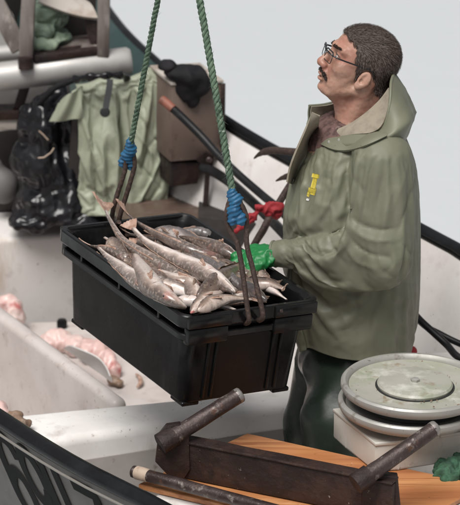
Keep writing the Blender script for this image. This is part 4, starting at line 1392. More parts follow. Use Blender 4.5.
cod(sp([0, .008, .010, .006, 0], (243, 292), (227, 279), (209, 266), (196, 258), (181, 249)), .031, 10, 2,
    'dark grey backed cod just behind the long pale cod')
cod(sp([.008, .010, .004, -.002, -.016], (236, 260), (222, 253), (206, 247), (190, 242), (172, 238)), .033, 55, 1,
    'tan cod with an open pink mouth near the blue bound hooks', mouth=True)
cod(sp([-.026, -.024, -.024, -.03], (216, 240), (198, 236), (182, 236), (162, 238)), .024, 20, 2,
    'small grey cod under the far rim of the crate', tail=False)
cod(sp([-.01, -.002, .004, .012, .02], (226, 288), (243, 289), (258, 287), (272, 287), (283, 291)), .031, 48, 1,
    'cod with its stubby brown tail turned to the near right corner of the crate', fin_mat='fin', tailw=.62)
cod(sp([.006, .004, -.002, -.01], (266, 303), (250, 294), (236, 284), (222, 274)), .031, 5, 2,
    'grey cod with its head between the two right hand hooks')
cod(sp([.008, .010, .008, 0], (197, 313), (213, 305), (231, 301), (252, 302)), .031, 82, 1,
    'tan cod lying along the near end of the crate under the hooks', fin_mat='fin_pale')
cod(sp([.004, .01, .006, -.004], (191, 315), (200, 306), (214, 297), (232, 288)), .030, 95, 1,
    'pale cod nose down in the near corner of the crate', fin_mat='fin_pale', mouth=True)
cod(sp([-.012, -.006, -.004, -.010], (208, 287), (190, 286), (174, 282), (156, 271)), .032, 110, 0,
    'white bellied cod half buried in the middle of the heap', fin_mat='fin_pale')
cod(sp([-.012, -.01, -.012], (244, 265), (258, 275), (274, 286)), .028, 40, 1,
    'brown cod beside the green glove at the far rim', fin_mat='fin')
cod(sp([-.018, -.014, -.014, -.016], (162, 281), (147, 271), (134, 262), (118, 249)), .029, 85, 1,
    'dull brown cod between the two pale ones at the left of the heap', tail=False)
cod(sp([-.01, -.004, -.004], (260, 282), (270, 291), (286, 302)), .024, 120, 0,
    'small pale cod by the near right corner of the crate', tail=False, fin_mat='fin_pale')
cod(sp([-.03, -.026, -.026, -.02], (150, 246), (132, 248), (116, 246), (104, 240)), .027, 96, 0,
    'pale cod lying crosswise below the tails at the far left end', tail=False, fin_mat='fin_pale')
cod(sp([-.01, -.006, -.006, -.012], (254, 297), (240, 302), (226, 305), (208, 309)), .024, 100, 0,
    'thin pale cod wedged against the near end wall of the crate', tail=False, fin_mat='fin_pale')
for i, (u, v, ang, k, lab) in enumerate((
        (114, 256, .25, 0, 'short pale cod at the left of the heap, below the upright tail'), (146, 262, -.3, 1, 'small tan cod between the two longest pale cod'),
        (178, 250, .15, 2, 'small grey cod under the slim brown one'), (206, 262, -.15, 1, 'small brown cod below the tan open mouthed cod'),
        (176, 292, .4, 0, 'small pale cod beside the broad white bellied cod'), (236, 272, .1, 0, 'small pale cod behind the big headed one'),
        (250, 280, -.5, 1, 'small brown cod just right of the hooks'), (204, 306, .9, 0, 'little pale cod by the near rim beside the nose down one'))):
    random.seed(90 + i)
    d = KA * math.cos(ang) + KB_ * math.sin(ang)
    if i % 3 == 1: d = -d
    c = cr(u, v, -.014)
    cod([c + d * .085 - KN * .008, c + d * .04, c - d * .03 + KB_ * .006, c - d * .10 - KN * .01], .025, 40 + 25 * (i % 4), k, lab, tail=(i % 2 == 0), fin_mat='fin_pale' if k == 0 else 'fin')
for i in range(30):
    random.seed(300 + i)
    t = -.165 + .33 * ((i * .618) % 1.0)
    sc0 = random.uniform(-.17, .17)
    ang = random.gauss(0, .28)
    Lh = random.uniform(.10, .15)
    d = KA * math.cos(ang) + KB_ * math.sin(ang)
    if random.random() < .5: d = -d
    h = .010 * (1 - (t / .2) ** 2) - random.uniform(.012, .034)
    c = kp(sc0, t * .9, h)
    bow = KB_ * random.uniform(-.02, .02)
    cod([c - d * Lh - KN * .016, c - d * Lh * .4 + bow, c + d * Lh * .4 + bow, c + d * Lh * 1.1 - KN * .014], random.uniform(.027, .033), random.uniform(15, 130), random.choice((0, 0, 1, 1, 2)),
        'slim cod packed among the others in the heap filling the black crate', 'cod packed in the crate', tail=random.random() < .5, fin_mat=random.choice(('fin', 'fin_pale')))
for i in range(14):
    random.seed(40 + i)
    s, t = random.uniform(-.30, .30), random.uniform(-.13, .13)
    a = random.uniform(-.5, .5) + (PI if i % 2 else 0)
    d = KA * math.cos(a) + KB_ * math.sin(a)
    c = kp(s * .42, t * .8, -.058 - .016 * (i % 3))
    cod([c - d * .15, c - d * .06 + KB_ * .01, c + d * .06, c + d * .15], .034, random.uniform(30, 140), i % 2,
        'cod lying underneath the top fish in the black crate', 'cod in the lower layer of the crate', fins=False)
# loose upright fin
fan_o = fan('fish_fin', cr(220, 251, -.0), (KN + KA * .1).normalized(), KB_, .036, .004, .007, 0, M['fin_pale'], None, .004)
tag(fan_o, 'orange brown fin standing upright near the far rim', 'fin')

# ------------------------------------------------------------------ the rope slings with their hook pairs
APEX = kp(0, 0, 0) + Vector((0.0, 0.0, 1.48))
def sling(px_top, px_eye, y_eye, hooks, lab, tapeR, rr=0.0082):
    eye = at(*px_eye, y=y_eye)
    t = thing('rope_sling', eye, lab, 'rope sling', None)
    # the rope rises to the lifting ring above the crate
    pt = at(*px_top, y=(y_eye * .62 + APEX.y * .38))
    d = (pt - eye)
    end = APEX
    P = [eye + d * (k / 10) for k in range(11)]
    P += [pt.lerp(end, k / 6) for k in range(1, 7)]
    (V, Fc), Q = rope_data(spline(P, 3), rr, .046)
    mesh('rope', V, Fc, M['rope'], t)
    V, Fc = [], []
    rng = random.Random(len(lab))
    for k in range(900):
        i = int(len(Q) * rng.random() ** 1.7 * .8)
        q = Q[min(i, len(Q) - 2)]
        dv = Vector((rng.gauss(0, 1), rng.gauss(0, 1), rng.gauss(0, 1))).normalized()
        a = q + dv * rr * .95
        b = a + (dv + Vector((rng.gauss(0, .6), rng.gauss(0, .6), rng.gauss(0, .6)))) * rng.uniform(.003, .011)
        w = Vector((.0005, 0, 0))
        n = len(V)
        V += [a - w, a + w, b]
        Fc.append((n, n + 1, n + 2))
    tag(mesh('rope_fibres', V, Fc, M['rope'], t, smooth=False), kind='stuff')
    # binding: blue turns of twine round the eye
    tx = tapeR
    lo = eye + Vector((0, 0, -.034))
    hi = eye + Vector((0, 0, .034))
    dd = (pt - eye).normalized()
    e1 = dd.cross(Vector((0, 1, 0))).normalized()
    p_ = [eye - dd * .036 - e1 * .010, eye - dd * .012 + e1 * .004, eye + dd * .014 - e1 * .004, eye + dd * .032 + e1 * .003]
    def bf_(P):
        d = ell(P, p_[0], (tx * .72, tx * .8, .018))
        d = smin(d, ell(P, p_[0] + e1 * .024, (tx * .62, tx * .7, .016)), .008)
        d = smin(d, ell(P, p_[1], (tx * 1.0, tx * .95, .02)), .008)
        d = smin(d, ell(P, p_[2], (tx * .98, tx * .9, .02)), .006)
        return smin(d, ell(P, p_[3], (tx * .66, tx * .7, .018)), .006)
    V, Fc = sdf_mesh(bf_, eye - Vector((.07, .06, .085)), eye + Vector((.07, .06, .085)), .0026)
    w_ = np.array(list(dd)) + .25 * np.array(list(e1))
    V = V + vnormals(V, Fc) * (.0015 * np.sin(V @ w_ * 560 + 3 * vnoise(V, 35, 3)) + .0032 * ridged(V, 30, 5) + .001 * ridged(V, 75, 6))[:, None]
    mesh('blue_binding', V, Fc, M['blue_tape'], t)
    for hk in hooks:
        pts = spline(hk, 9)
        n = len(pts)
        tube('hook', pts, [.0072 * (1 + .04 * math.sin(i * 2.2)) * (1 if i < n - 5 else .92) for i in range(n)], M['hook_rust'], t, 12, .12, len(pts))
    return t


yl = kp(-HL, 0, 0).y + .02
el = kp(-HL, -.01, .0)
def hk(px, ys):
    return [at(u, v, y=y) for (u, v), y in zip(px, ys)]
yr = kp(HL, 0, 0).y
sling((158, -2), (129, 153), el.y + .0, [
    hk([(127, 146), (125.5, 162), (124.5, 172), (118, 192), (113.5, 208), (112, 219), (115, 225), (119, 222)], [el.y, el.y, el.y, el.y, el.y, el.y, el.y - .02, el.y - .05]),
    hk([(132, 148), (134.5, 163), (132.5, 174), (126, 196), (121, 212), (119, 222), (121, 228), (125, 225)], [el.y, el.y, el.y, el.y, el.y, el.y, el.y - .02, el.y - .05])],
    'green rope with two rusty hooks at the far left end of the crate', .0155)
sling((199.5, -2), (235, 206), yr + .02, [
    hk([(230, 200), (226.5, 214), (228, 226), (237, 243), (241, 262), (245, 290), (248, 312), (249, 321), (245.5, 323.5)], [yr + .02, yr + .02, yr + .02, yr + .01, yr, yr - .02, yr - .03, yr - .03, yr + .0]),
    hk([(240, 202), (246, 216), (246.5, 230), (247, 246), (252, 266), (258, 292), (262, 309), (262.5, 318), (259, 320.5)], [yr + .02, yr + .02, yr + .02, yr + .01, yr, yr - .02, yr - .03, yr - .03, yr + .0])],
    'green rope with blue binding and two rusty hooks on the near end of the crate', .0185, .0098)
ring_pts = [APEX + Vector((math.cos(2 * PI * k / 24) * .05, 0, .045 + math.sin(2 * PI * k / 24) * .05)) for k in range(25)]
tag(tube('lifting_ring', ring_pts, .011, M['hook_rust'], None, 12), 'iron ring where the two green ropes meet above the crate', 'ring')

# ------------------------------------------------------------------ scraps in the pen and on the near side
def lumps(name, spec, m, label, cat, amp=.008, sc=30, group=None, y=None):
    cs = [(np.array(list(at(u, v, z=z))), r) for u, v, z, r in spec]
    lo = np.min([c for c, _ in cs], 0) - .12
    hi = np.max([c for c, _ in cs], 0) + .12
    def f(P):
        d = ell(P, cs[0][0], cs[0][1])
        for c, r in cs[1:]: d = smin(d, ell(P, c, r), .012)
        return d
    o = blob_thing(name, f, lo, hi, .004, M[m], lambda P: amp * ridged(P, sc, 3) + amp * .5 * vnoise(P, sc * 2.4, 4))
    return tag(o, label, cat, group)


lumps('fish_offal', [(3, 312, .20, (.05, .06, .05)), (14, 316, .21, (.035, .05, .055)), (8, 304, .24, (.03, .03, .03))], 'offal', 'pale pink fish flesh heaped behind the white pen divider at the left edge', 'fish flesh', .006)
lumps('fish_offal', [(50, 342, .18, (.035, .05, .03)), (62, 341, .18, (.04, .05, .035)), (75, 346, .18, (.035, .05, .032)), (57, 336, .2, (.03, .03, .02))], 'offal', 'whitish lump of fish flesh in the middle of the pen', 'fish flesh', .006)
lumps('fish_offal', [(88, 350, .19, (.03, .05, .035)), (98, 352, .19, (.035, .05, .04)), (108, 362, .18, (.025, .05, .035)), (114, 370, .17, (.02, .04, .03))], 'bloody', 'pink bloody fish head lying in the pen beside the crate', 'fish flesh', .006)
lumps('fish_scrap', [(113, 380, .17, (.02, .02, .016)), (119, 383, .165, (.012, .02, .012))], 'brown_scrap', 'small brown scrap at the end of the bloody fish head', 'fish scrap', .003, 50)
ob = tube('fish_bone', spline([at(136, 374, .16), at(140, 378, .165), at(140.5, 383, .165), at(137, 387, .16)], 5), [.003 + .005 * math.sin(PI * i / 15) for i in range(16)], M['fin_pale'], None, 8)
tag(ob, 'small pale curved scrap on the pen floor under the crate', 'fish scrap')
Gs = []
for i in range(16):
    s = i / 15
    a, b = at(64 + 48 * s, 346 + 34 * s + 2, .20), at(72 + 42 * s - 4 * s * s, 346 + 16 * s + 14 * s ** 6, .285 - .02 * s)
    Gs.append([a.lerp(b, j / 6) + Vector((0, .012 * math.sin(PI * j / 6), 0)) for j in range(7)])
ob = sheet('plastic_flap', Gs, .004, M['plastic_sheet'])
tag(ob, 'curved grey plastic flap leaning on the pen divider by the fish heads', 'flap')
lumps('fish_scrap', [(11, 419, .45, (.022, .03, .016)), (20, 424, .448, (.026, .028, .014)), (27, 422, .446, (.010, .014, .008)), (17, 416, .452, (.02, .015, .014))], 'brown_scrap',
      'brown fish guts lying on the white thwart against the black gunwale', 'fish scrap', .006, 42)
lumps('fish_scrap', [(1, 408, .47, (.014, .02, .018)), (4, 413, .462, (.014, .018, .014))], 'bloody', 'pinkish scrap on the thwart at the left edge, beside the brown guts', 'fish scrap', .005, 42)

# ================================================================== THE FISHERMAN
PY = 0.20
PIT = math.radians(24)
YAW = math.radians(9)
HF = Vector((-math.cos(PIT) * math.cos(YAW), -math.cos(PIT) * math.sin(YAW), math.sin(PIT)))
HLf = Vector((0, 0, 1)).cross(HF).normalized()
HU = HF.cross(HLf).normalized()
HD = at(359.5, 73.5, y=PY)
HS_ = .965
HM = np.array([list(HF), list(HLf), list(HU)])          # rows: forward, left, up
def hl(p):                                               # world -> head
    return HM @ (np.array(list(p)) - np.array(list(HD))) / HS_
def hw(P):                                               # head -> world
    return np.asarray(P) * HS_ @ HM + np.array(list(HD))
def hv(a, b, c):
    return Vector(hw(np.array([a, b, c])).tolist())


NB = hl(at(364, 134, y=PY))


def headf(P):
    Q = P.copy()
    Q[:, 1] = np.abs(Q[:, 1])
    d = ell(P, (-.003, 0, .054), (.090, .075, .083))
    d = smin(d, ell(P, (.028, 0, .058), (.068, .066, .064)), .02)
    d = smin(d, ell(P, (.045, 0, -.012), (.056, .060, .072)), .025)
    d = smin(d, ell(P, (.044, 0, -.055), (.049, .052, .034)), .016)           # jaw
    d = smin(d, cap(Q, (.004, .052, -.040), (.070, .024, -.078), .015, .012), .012)        # jaw angle
    d = smin(d, ell(P, (.083, 0, -.075), (.017, .022, .016)), .010)          # chin
    d = smin(d, ell(P, (.040, 0, -.080), (.038, .034, .018)), .016)           # under the chin
    d = smin(d, cap(Q, (.096, .010, .051), (.082, .044, .050), .0125, .011), .012)   # brow
    d = smin(d, ell(Q, (.068, .043, .000), (.024, .019, .018)), .014)       # cheek
    d = smax(d, -ell(Q, (.1055, .031, .030), (.019, .018, .0135)), .008)     # eye socket
    d = smin(d, ell(Q, (.0835, .031, .031), (.0145, .0155, .0135)), .006)    # lids
    d = smax(d, -ell(Q, (.1005, .031, .0295), (.010, .0125, .0042)), .003)
    d = smin(d, cap(P, (.098, 0, .038), (.119, 0, -.006), .0085, .0125), .010)  # nose
    d = smin(d, ell(P, (.1185, 0, -.010), (.0125, .0135, .0115)), .006)
    d = smin(d, ell(Q, (.110, .0125, -.0125), (.0125, .0085, .0095)), .006)
    d = smax(d, -ell(Q, (.1125, .0068, -.0215), (.006, .0042, .006)), .003)
    d = smin(d, ell(P, (.094, 0, -.036), (.019, .027, .017)), .012)          # upper jaw
    d = smin(d, ell(P, (.1055, 0, -.0405), (.0085, .020, .0058)), .005)      # lips
    d = smin(d, ell(P, (.101, 0, -.0535), (.0095, .0185, .0066)), .005)
    d = smax(d, -ell(P, (.112, 0, -.0468), (.013, .017, .0030)), .003)       # parted mouth
    d = smax(d, -cap(Q, (.103, .020, -.014), (.091, .032, -.042), .0022), .006)  # cheek fold
    # ears
    E = Q - np.array([0.004, .073, .001])
    ca, sa = math.cos(-.22), math.sin(-.22)
    E2 = np.stack([E[:, 0] * ca - E[:, 2] * sa, E[:, 1] + .35 * E[:, 0], E[:, 0] * sa + E[:, 2] * ca], 1)
    e = ell(E2, (0, .006, .001), (.0168, .0090, .0270))
    e = smin(e, ell(E2, (.004, .005, -.024), (.010, .007, .011)), .008)
    e = smax(e, -ell(E2, (.002, .0165, .004), (.0115, .0085, .0190)), .003)
    e = smin(e, cap(E2, (-.006, .008, -.010), (-.002, .009, .016), .0042, .0034), .003)
    e = smin(e, ell(E2, (.011, .007, -.006), (.005, .004, .006)), .003)
    e = smax(e, -ell(E2, (.005, .013, -.006), (.006, .009, .008)), .003)
    d = smin(d, e, .006)
    # neck and upper chest
    d = smin(d, cap(P, (-.032, 0, -.015), NB, .056, .064), .022)
    d = smin(d, cap(P, (.022, 0, -.075), NB + np.array([.032, 0, .0]), .030, .048), .022)
    d = smin(d, cap(Q, (-.022, .062, -.01), NB + np.array([.06, .01, -.03]), .012, .016), .025)
    d = smin(d, ell(P, NB + np.array([.035, 0, -.085]), (.105, .155, .085)), .05)
    return d


lo = np.array([-.175, -.175, min(NB[2] - .185, -.30)])
Pm, Fm = sdf_mesh(headf, lo, (.145, .175, .150), .0024)
Pm = smooth_field(Pm, Fm, 1)
Nm = vnormals(Pm, Fm)
Pm = Pm + Nm * (0.0010 * vnoise(Pm, 55, 1) + .0007 * vnoise(Pm, 120, 2))[:, None]
man = mesh('person', hw(Pm), Fm, M['skin'])
tag(man, 'man in an olive oilskin jacket and glasses looking up at the ropes', 'person')
for sg in (1, -1):
    c = hv(.0845, .031 * sg, .0300)
    lathe('eyeball', [(.0001, -.0118), (.006, -.0102), (.0102, -.006), (.0118, 0), (.0102, .006), (.006, .0102), (.0001, .0118)], c, HF, M['eye_white'], man, 20, 80)
    tube('eyelash', spline([hv(.0935, .017 * sg, .0345), hv(.0985, .026 * sg, .0375), hv(.0975, .037 * sg, .0365), hv(.0880, .0475 * sg, .0315)], 5), .0011, M['hair_base'], man, 6)
    lathe('iris', [(.0001, .0112), (.0045, .0113), (.0050, .0104)], c, HF, M['iris'], man, 16)
# hair: a close base with short strands
HAIRPOLY = [(.101, .104), (.084, .093), (.066, .085), (.052, .068), (.050, .050), (.040, .040), (.030, .012), (.026, -.010), (.018, -.008), (.020, .022), (.010, .038), (-.012, .038),
            (-.022, .022), (-.026, -.006), (-.040, -.022), (-.060, -.030), (-.080, -.032), (-.16, -.03), (-.16, .20), (.10, .20)]
def hairf(P):
    d = ell(P, (-.003, 0, .054), (.090, .075, .083))
    d = smin(d, ell(P, (.028, 0, .058), (.068, .066, .064)), .02)
    d = smin(d, cap(P, (-.032, 0, -.015), NB, .056, .064), .022)
    d = smin(d, ell(P, (.045, 0, -.012), (.056, .060, .072)), .025)
    th = .0045 + .004 * np.clip((P[:, 2] - .02) / .1, 0, 1)
    d = d - th
    return smax(d, poly2(P[:, 0] + .006 * vnoise(P, 110, 4), P[:, 2] + .006 * vnoise(P, 110, 5), HAIRPOLY), .004)
Ph, Fh = sdf_mesh(hairf, (-.13, -.10, -.11), (.125, .10, .160), .003)
Nh = vnormals(Ph, Fh)
Ph2 = Ph + Nh * (.0025 * vnoise(Ph, 60, 7) + .002 * vnoise(Ph, 140, 8))[:, None]
hair = mesh('hair', hw(Ph2), Fh, M['hair_base'], man)


def strands(name, P, N, count, length, flow, m, parent, lift=.45, w=.00062, seed=1):
    rng = np.random.default_rng(seed)
    I = rng.integers(0, len(P), count)
    V, Fc = [], []
    for i in I:
        p = P[i] + rng.normal(0, .0012, 3)
        n = N[i]
        f = flow(p) + rng.normal(0, .22, 3)
        f = f - n * (f @ n)
        f /= np.linalg.norm(f) + 1e-9
        L = length * rng.uniform(.55, 1.15)
        a = p - n * .001
        b = p + (f * (1 - lift * .4) + n * lift) * L * .55
        c = p + (f * 1.0 + n * lift * .5) * L
        s = np.cross(f, n) * w
        k = len(V)
        V += [a - s, a + s, b + s, b - s, c]
        Fc += [(k, k + 1, k + 2, k + 3), (k + 3, k + 2, k + 4)]
    return mesh(name, hw(np.array(V)), Fc, m, parent)


def hflow(p):
    # swept back from the forehead, down at the sides and nape
    k = np.clip((p[2] - .055) / .06, 0, 1)
    return (1 - k) * np.array([-.55, 0, -1.0]) + k * np.array([-.9, .15, .25])
strands('hair_strands', Ph, Nh, 28000, .0125, hflow, M['hair'], man, .48, .00042)
def mousf(P):
    Q = P.copy()
    Q[:, 1] = np.abs(Q[:, 1])
    return smin(cap(Q, (.1105, .003, -.0285), (.102, .021, -.035), .0042, .0036), cap(Q, (.102, .021, -.035), (.093, .030, -.045), .0034, .002), .006)
Pq, Fq = sdf_mesh(mousf, (.06, -.05, -.07), (.14, .05, .0), .0022)
mo = mesh('moustache', hw(Pq), Fq, M['hair_base'], man)
strands('moustache_strands', Pq, vnormals(Pq, Fq), 1300, .0075, lambda p: np.array([.15, .6 * np.sign(p[1]), -1.0]), M['moustache'], man, .35, .0006, 4)
# stubble-dark sideburn strands come with the hair base

Pb0, Fb0 = sdf_mesh(lambda P: cap(np.stack([P[:, 0], np.abs(P[:, 1]), P[:, 2]], 1), (.1070, .012, .0515), (.095, .044, .0535), .0035, .002), (.07, -.06, .03), (.13, .06, .07), .0022)
strands('eyebrow_strands', Pb0, vnormals(Pb0, Fb0), 900, .0055, lambda p: np.array([-.3, 1.0 * np.sign(p[1]), .35]), M['moustache'], man, .3, .0006, 6)
# glasses
def rrect(c, e1, e2, a, b, r, n=6):
    out = []
    for sx, sy, a0 in ((1, 1, 0), (-1, 1, 90), (-1, -1, 180), (1, -1, 270)):
        for k in range(n):
            t = math.radians(a0 + 90 * k / (n - 1))
            out.append(c + e1 * (sx * (a - r) + math.cos(t) * r) + e2 * (sy * (b - r) + math.sin(t) * r))
    return out + out[:1]
gl = None
for sg in (1, -1):
    c = hv(.1165, .033 * sg, .0215)
    e1 = (hv(-.008 * 1, sg, 0) - hv(0, 0, 0)).normalized() if False else (HLf * sg - HF * .16).normalized()
    e2 = (HU + HF * .10).normalized()
    lp = rrect(c, e1, e2, .0265, .0165, .008)
    V, Fc = tube_data(lp, .0011, 8)
    V2, F2 = tube_data([p for p in lp if (p - c).dot(e2) > .004], .0021, 8)
    V3, F3 = tube_data(spline([c + e1 * .0262 + e2 * .008, hv(.108, .064 * sg, .031), hv(.092, .072 * sg, .031), hv(.04, .0755 * sg, .033), hv(.008, .0800 * sg, .036), hv(-.012, .0790 * sg, .030), hv(-.022, .076 * sg, .014)], 5), .0023, 8)
    V4, F4 = tube_data(spline([c - e1 * .0262 + e2 * .003, hv(.120, .004 * sg, .026), hv(.1215, 0, .027)], 4), .0012, 8)
    V, Fc = join((V, Fc), (V2, F2), (V3, F3), (V4, F4))
    mesh('spectacle_frame', V, Fc, M['frames'], man)

# ---- jacket
ST = [(122, 338, 396, .10), (130, 318, 404, .165), (138, 309, 411, .205), (150, 301, 416, .222), (168, 289, 422, .215), (200, 281, 424, .20), (250, 280, 424, .198), (300, 285, 423, .202), (335, 290, 421, .208), (358, 296, 416, .213)]
zs, cx, ha_, hb_ = [], [], [], []
for v, a, b, d in ST:
    p, q = at(a, v, y=PY), at(b, v, y=PY)
    zs.append(p.z); cx.append((p.x + q.x) / 2); ha_.append((q.x - p.x) / 2); hb_.append(d)
zs, cx, ha_, hb_ = [np.array(x[::-1]) for x in (zs, cx, ha_, hb_)]
zs[0] = at(356, 357, y=.0).z + .052
HEM = zs[0]
SH, EL_, WR = at(382, 164, y=.015), at(386, 243, y=-.05), at(274, 254, y=.06)
S2, E2_, W2 = at(376, 140, y=.40), at(382, 225, y=.46), at(335, 268, y=.43)
NBW = np.array(list(at(362, 128, y=PY)))
HRIM = np.array(list(at(338, 126, y=PY)))
MIDF = np.array(list(EL_ + (WR - EL_) * .45 + Vector((0, 0, -.004))))


def torso(P):
    c, a, b = np.interp(P[:, 2], zs, cx), np.interp(P[:, 2], zs, ha_), np.interp(P[:, 2], zs, hb_)
    a, b = a - .010, b - .012
    qx, qy = np.abs(P[:, 0] - c) / a, np.abs(P[:, 1] - PY) / b
    q = (qx ** 2.3 + qy ** 2.3) ** (1 / 2.3)
    return smax((q - 1) * np.minimum(a, b) * .92, P[:, 2] - zs[-1], .04)


def jackf(P):
    arm = smin(cap(P, SH, EL_, .092, .074), cap(P, EL_, MIDF, .074, .062), .02)
    arm = smin(arm, cap(P, MIDF, WR + (WR - EL_).normalized() * .03, .060, .033), .02)
    d = smin(torso(P), arm, .010)
    return smin(d, smin(cap(P, S2, E2_, .086, .066), cap(P, E2_, W2, .064, .036), .02), .03)


def neckhole(P):
    return np.minimum(cap(P, NBW + np.array([.01, 0, -.06]), NBW + np.array([-.01, 0, .15]), .078), cap(P, HRIM + np.array([-.02, 0, -.035]), HRIM + np.array([-.09, 0, .04]), .045, .07))


lo = (np.min(cx - ha_) - .07, -.175, HEM - .20)
hi = (np.max(cx + ha_) + .06, .60, zs[-1] + .07)
P0_, F0_ = sdf_mesh(jackf, lo, hi, .0098)
P0_ = smooth_field(P0_, F0_, 2)
bm = bmesh.new()
vs = [bm.verts.new(p) for p in P0_.tolist()]
for f in F0_.tolist(): bm.faces.new([vs[i] for i in f])
# cut the hem, the near cuff and the neck opening
bmesh.ops.bisect_plane(bm, geom=bm.verts[:] + bm.edges[:] + bm.faces[:], plane_co=(0, 0, HEM), plane_no=(0, .25, 1), clear_inner=True, dist=1e-4)
cwv = (WR - EL_).normalized()
g = [f for f in bm.faces if (f.calc_center_median() - WR).length < .075]
g = g + list({e for f in g for e in f.edges}) + list({v for f in g for v in f.verts})
bmesh.ops.bisect_plane(bm, geom=g, plane_co=WR, plane_no=cwv, clear_outer=True, dist=1e-4)
cen = np.array([list(f.calc_center_median()) for f in bm.faces])
dead = neckhole(cen) < 0
bmesh.ops.delete(bm, geom=[f for f, k in zip(list(bm.faces), dead) if k], context='FACES')
bm.verts.index_update()
Vc = np.array([list(v.co) for v in bm.verts])
Fc_ = [tuple(v.index for v in f.verts) for f in bm.faces]
bm.free()
pin = np.clip(1 - (np.linalg.norm(Vc - np.array(list(WR)), axis=1) - .045) / .03, 0, 1)
pin = np.maximum(pin, np.clip(1 - (np.linalg.norm(Vc - np.array(list(W2)), axis=1) - .045) / .03, 0, 1))
pin = np.maximum(pin, np.clip(1 - (neckhole(Vc) - .012) / .02, 0, 1) * (Vc[:, 2] > zs[-1] - .13))
pin = np.maximum(pin, np.clip((Vc[:, 2] - (zs[-1] - .035)) / .02, 0, 1))
Vd = drape(Vc, Fc_, pin, sdf_mesh(lambda P: jackf(P) + .014, lo, hi, .013), 30, .11, 1.0, .6)
Pj, Fj = refine(Vd, Fc_)
bvh = BVHTree.FromPolygons(Pj.tolist(), Fj.tolist())


def hit(u, v, lift=0.0, tree=None, y=.05):
    p = at(u, v, z=0.0)
    d = (p - CAM).normalized()
    loc, nrm, _, _ = (tree or bvh).ray_cast(CAM, d)
    if loc is None:
        loc = at(u, v, y=y)
    return loc - d * lift


# folds: (pixel polyline, width m, height m); negative heights are creases
FOLDS = [
    ([(352, 140), (347, 160), (346, 180), (348, 202), (352, 218)], .012, -.026), ([(362, 142), (357, 165), (357, 190), (361, 212)], .017, .010),
    ([(343, 150), (338, 170), (337, 195), (339, 215)], .014, .007), ([(372, 146), (375, 168), (372, 192)], .02, .006),
    ([(350, 218), (364, 226), (380, 230), (397, 228)], .010, -.012), ([(349, 226), (362, 236), (378, 241), (398, 240)], .012, .011),
    ([(345, 230), (356, 245), (370, 254), (388, 257)], .009, -.010), ([(338, 232), (347, 248), (358, 262), (374, 268)], .012, .010),
    ([(328, 234), (334, 249), (345, 264)], .008, -.007), ([(316, 237), (321, 250), (330, 264)], .011, .007), ([(303, 240), (307, 252), (314, 262)], .008, -.004),
    ([(292, 242), (296, 252), (301, 261)], .010, .004),
    ([(352, 176), (362, 190), (366, 208)], .010, -.006), ([(384, 176), (378, 200), (372, 224)], .012, -.008), ([(392, 190), (386, 212), (384, 230)], .012, .008), ([(340, 165), (356, 155), (372, 150)], .008, -.004),
([(408, 160), (402, 185), (392, 210)], .016, .007), ([(416, 175), (408, 205), (398, 232)], .010, -.010),
    ([(318, 145), (310, 156), (300, 168), (292, 182), (288, 198)], .006, -.010), ([(326, 149), (317, 162), (306, 178), (299, 196), (295, 216)], .009, .006),
    ([(331, 152), (329, 175), (324, 200), (318, 226)], .011, .007), ([(338, 165), (334, 190), (328, 218)], .010, -.007), ([(306, 200), (302, 218), (300, 232)], .012, -.005),
    ([(370, 283), (369, 310), (368, 335), (367, 357)], .0045, -.0045), ([(376, 280), (375, 310), (374, 338), (373, 357)], .010, .003),
    ([(330, 284), (345, 292), (362, 294)], .012, -.008), ([(332, 296), (342, 312), (350, 335), (353, 356)], .014, .008), ([(352, 290), (358, 312), (360, 340)], .010, -.007),
    ([(385, 282), (398, 296), (413, 304)], .014, .008), ([(382, 270), (398, 280), (415, 284)], .009, -.008), ([(386, 306), (398, 322), (412, 332)], .013, .006), ([(390, 296), (404, 310), (416, 318)], .009, -.006),
    ([(392, 330), (398, 345), (402, 357)], .010, -.006), ([(322, 318), (326, 338), (328, 357)], .012, -.006), ([(408, 250), (412, 270), (413, 290)], .014, .006),
    ([(398, 235), (408, 250), (417, 258)], .009, -.008),
]
Nj = vnormals(Pj, Fj)
disp = .0005 * vnoise(Pj, 60, 13) + .0003 * ridged(Pj, 34, 17)
for poly, w, amp in FOLDS:
    Q = spline([Vector((u, v, 0)) for u, v in poly], 5)
    pts = [hit(q.x, q.y) for q in Q]
    A = np.array([list(p) for p in pts])
    near = np.where((np.abs(Pj - A.mean(0)) < (np.abs(A - A.mean(0)).max(0) + 5 * w)).all(1))[0]
    X = Pj[near]
    dm = np.full(len(X), 1e9)
    tm = np.zeros(len(X))
    for i in range(len(A) - 1):
        a, b = A[i], A[i + 1]
        e = b - a
        t = np.clip((X - a) @ e / (e @ e + 1e-12), 0, 1)
        dd_ = np.linalg.norm(X - a - t[:, None] * e, axis=1)
        m_ = dd_ < dm
        dm = np.where(m_, dd_, dm)
        tm = np.where(m_, (i + t) / (len(A) - 1), tm)
    disp[near] += amp * .6 * np.exp(-(dm / (w * .85)) ** 1.15) * (.35 + .65 * np.sin(np.pi * np.clip(tm, .04, .96)))
Pj = Pj + Nj * disp[:, None]
jacket = mesh('jacket', Pj, Fj, M['jacket'], man)
sm_ = jacket.modifiers.new('thickness', 'SOLIDIFY')
sm_.thickness, sm_.offset = .004, -1.0
jb = BVHTree.FromPolygons(Pj.tolist(), Fj.tolist())
# cuff ring
cw = (WR - EL_).normalized()
e1 = cw.orthogonal().normalized()
e2 = cw.cross(e1)
C = [WR - cw * .002 + (e1 * math.cos(2 * PI * k / 32) + e2 * math.sin(2 * PI * k / 32)) * .035 for k in range(33)]
tube('cuff', C, .0042, M['jacket'], jacket, 8)

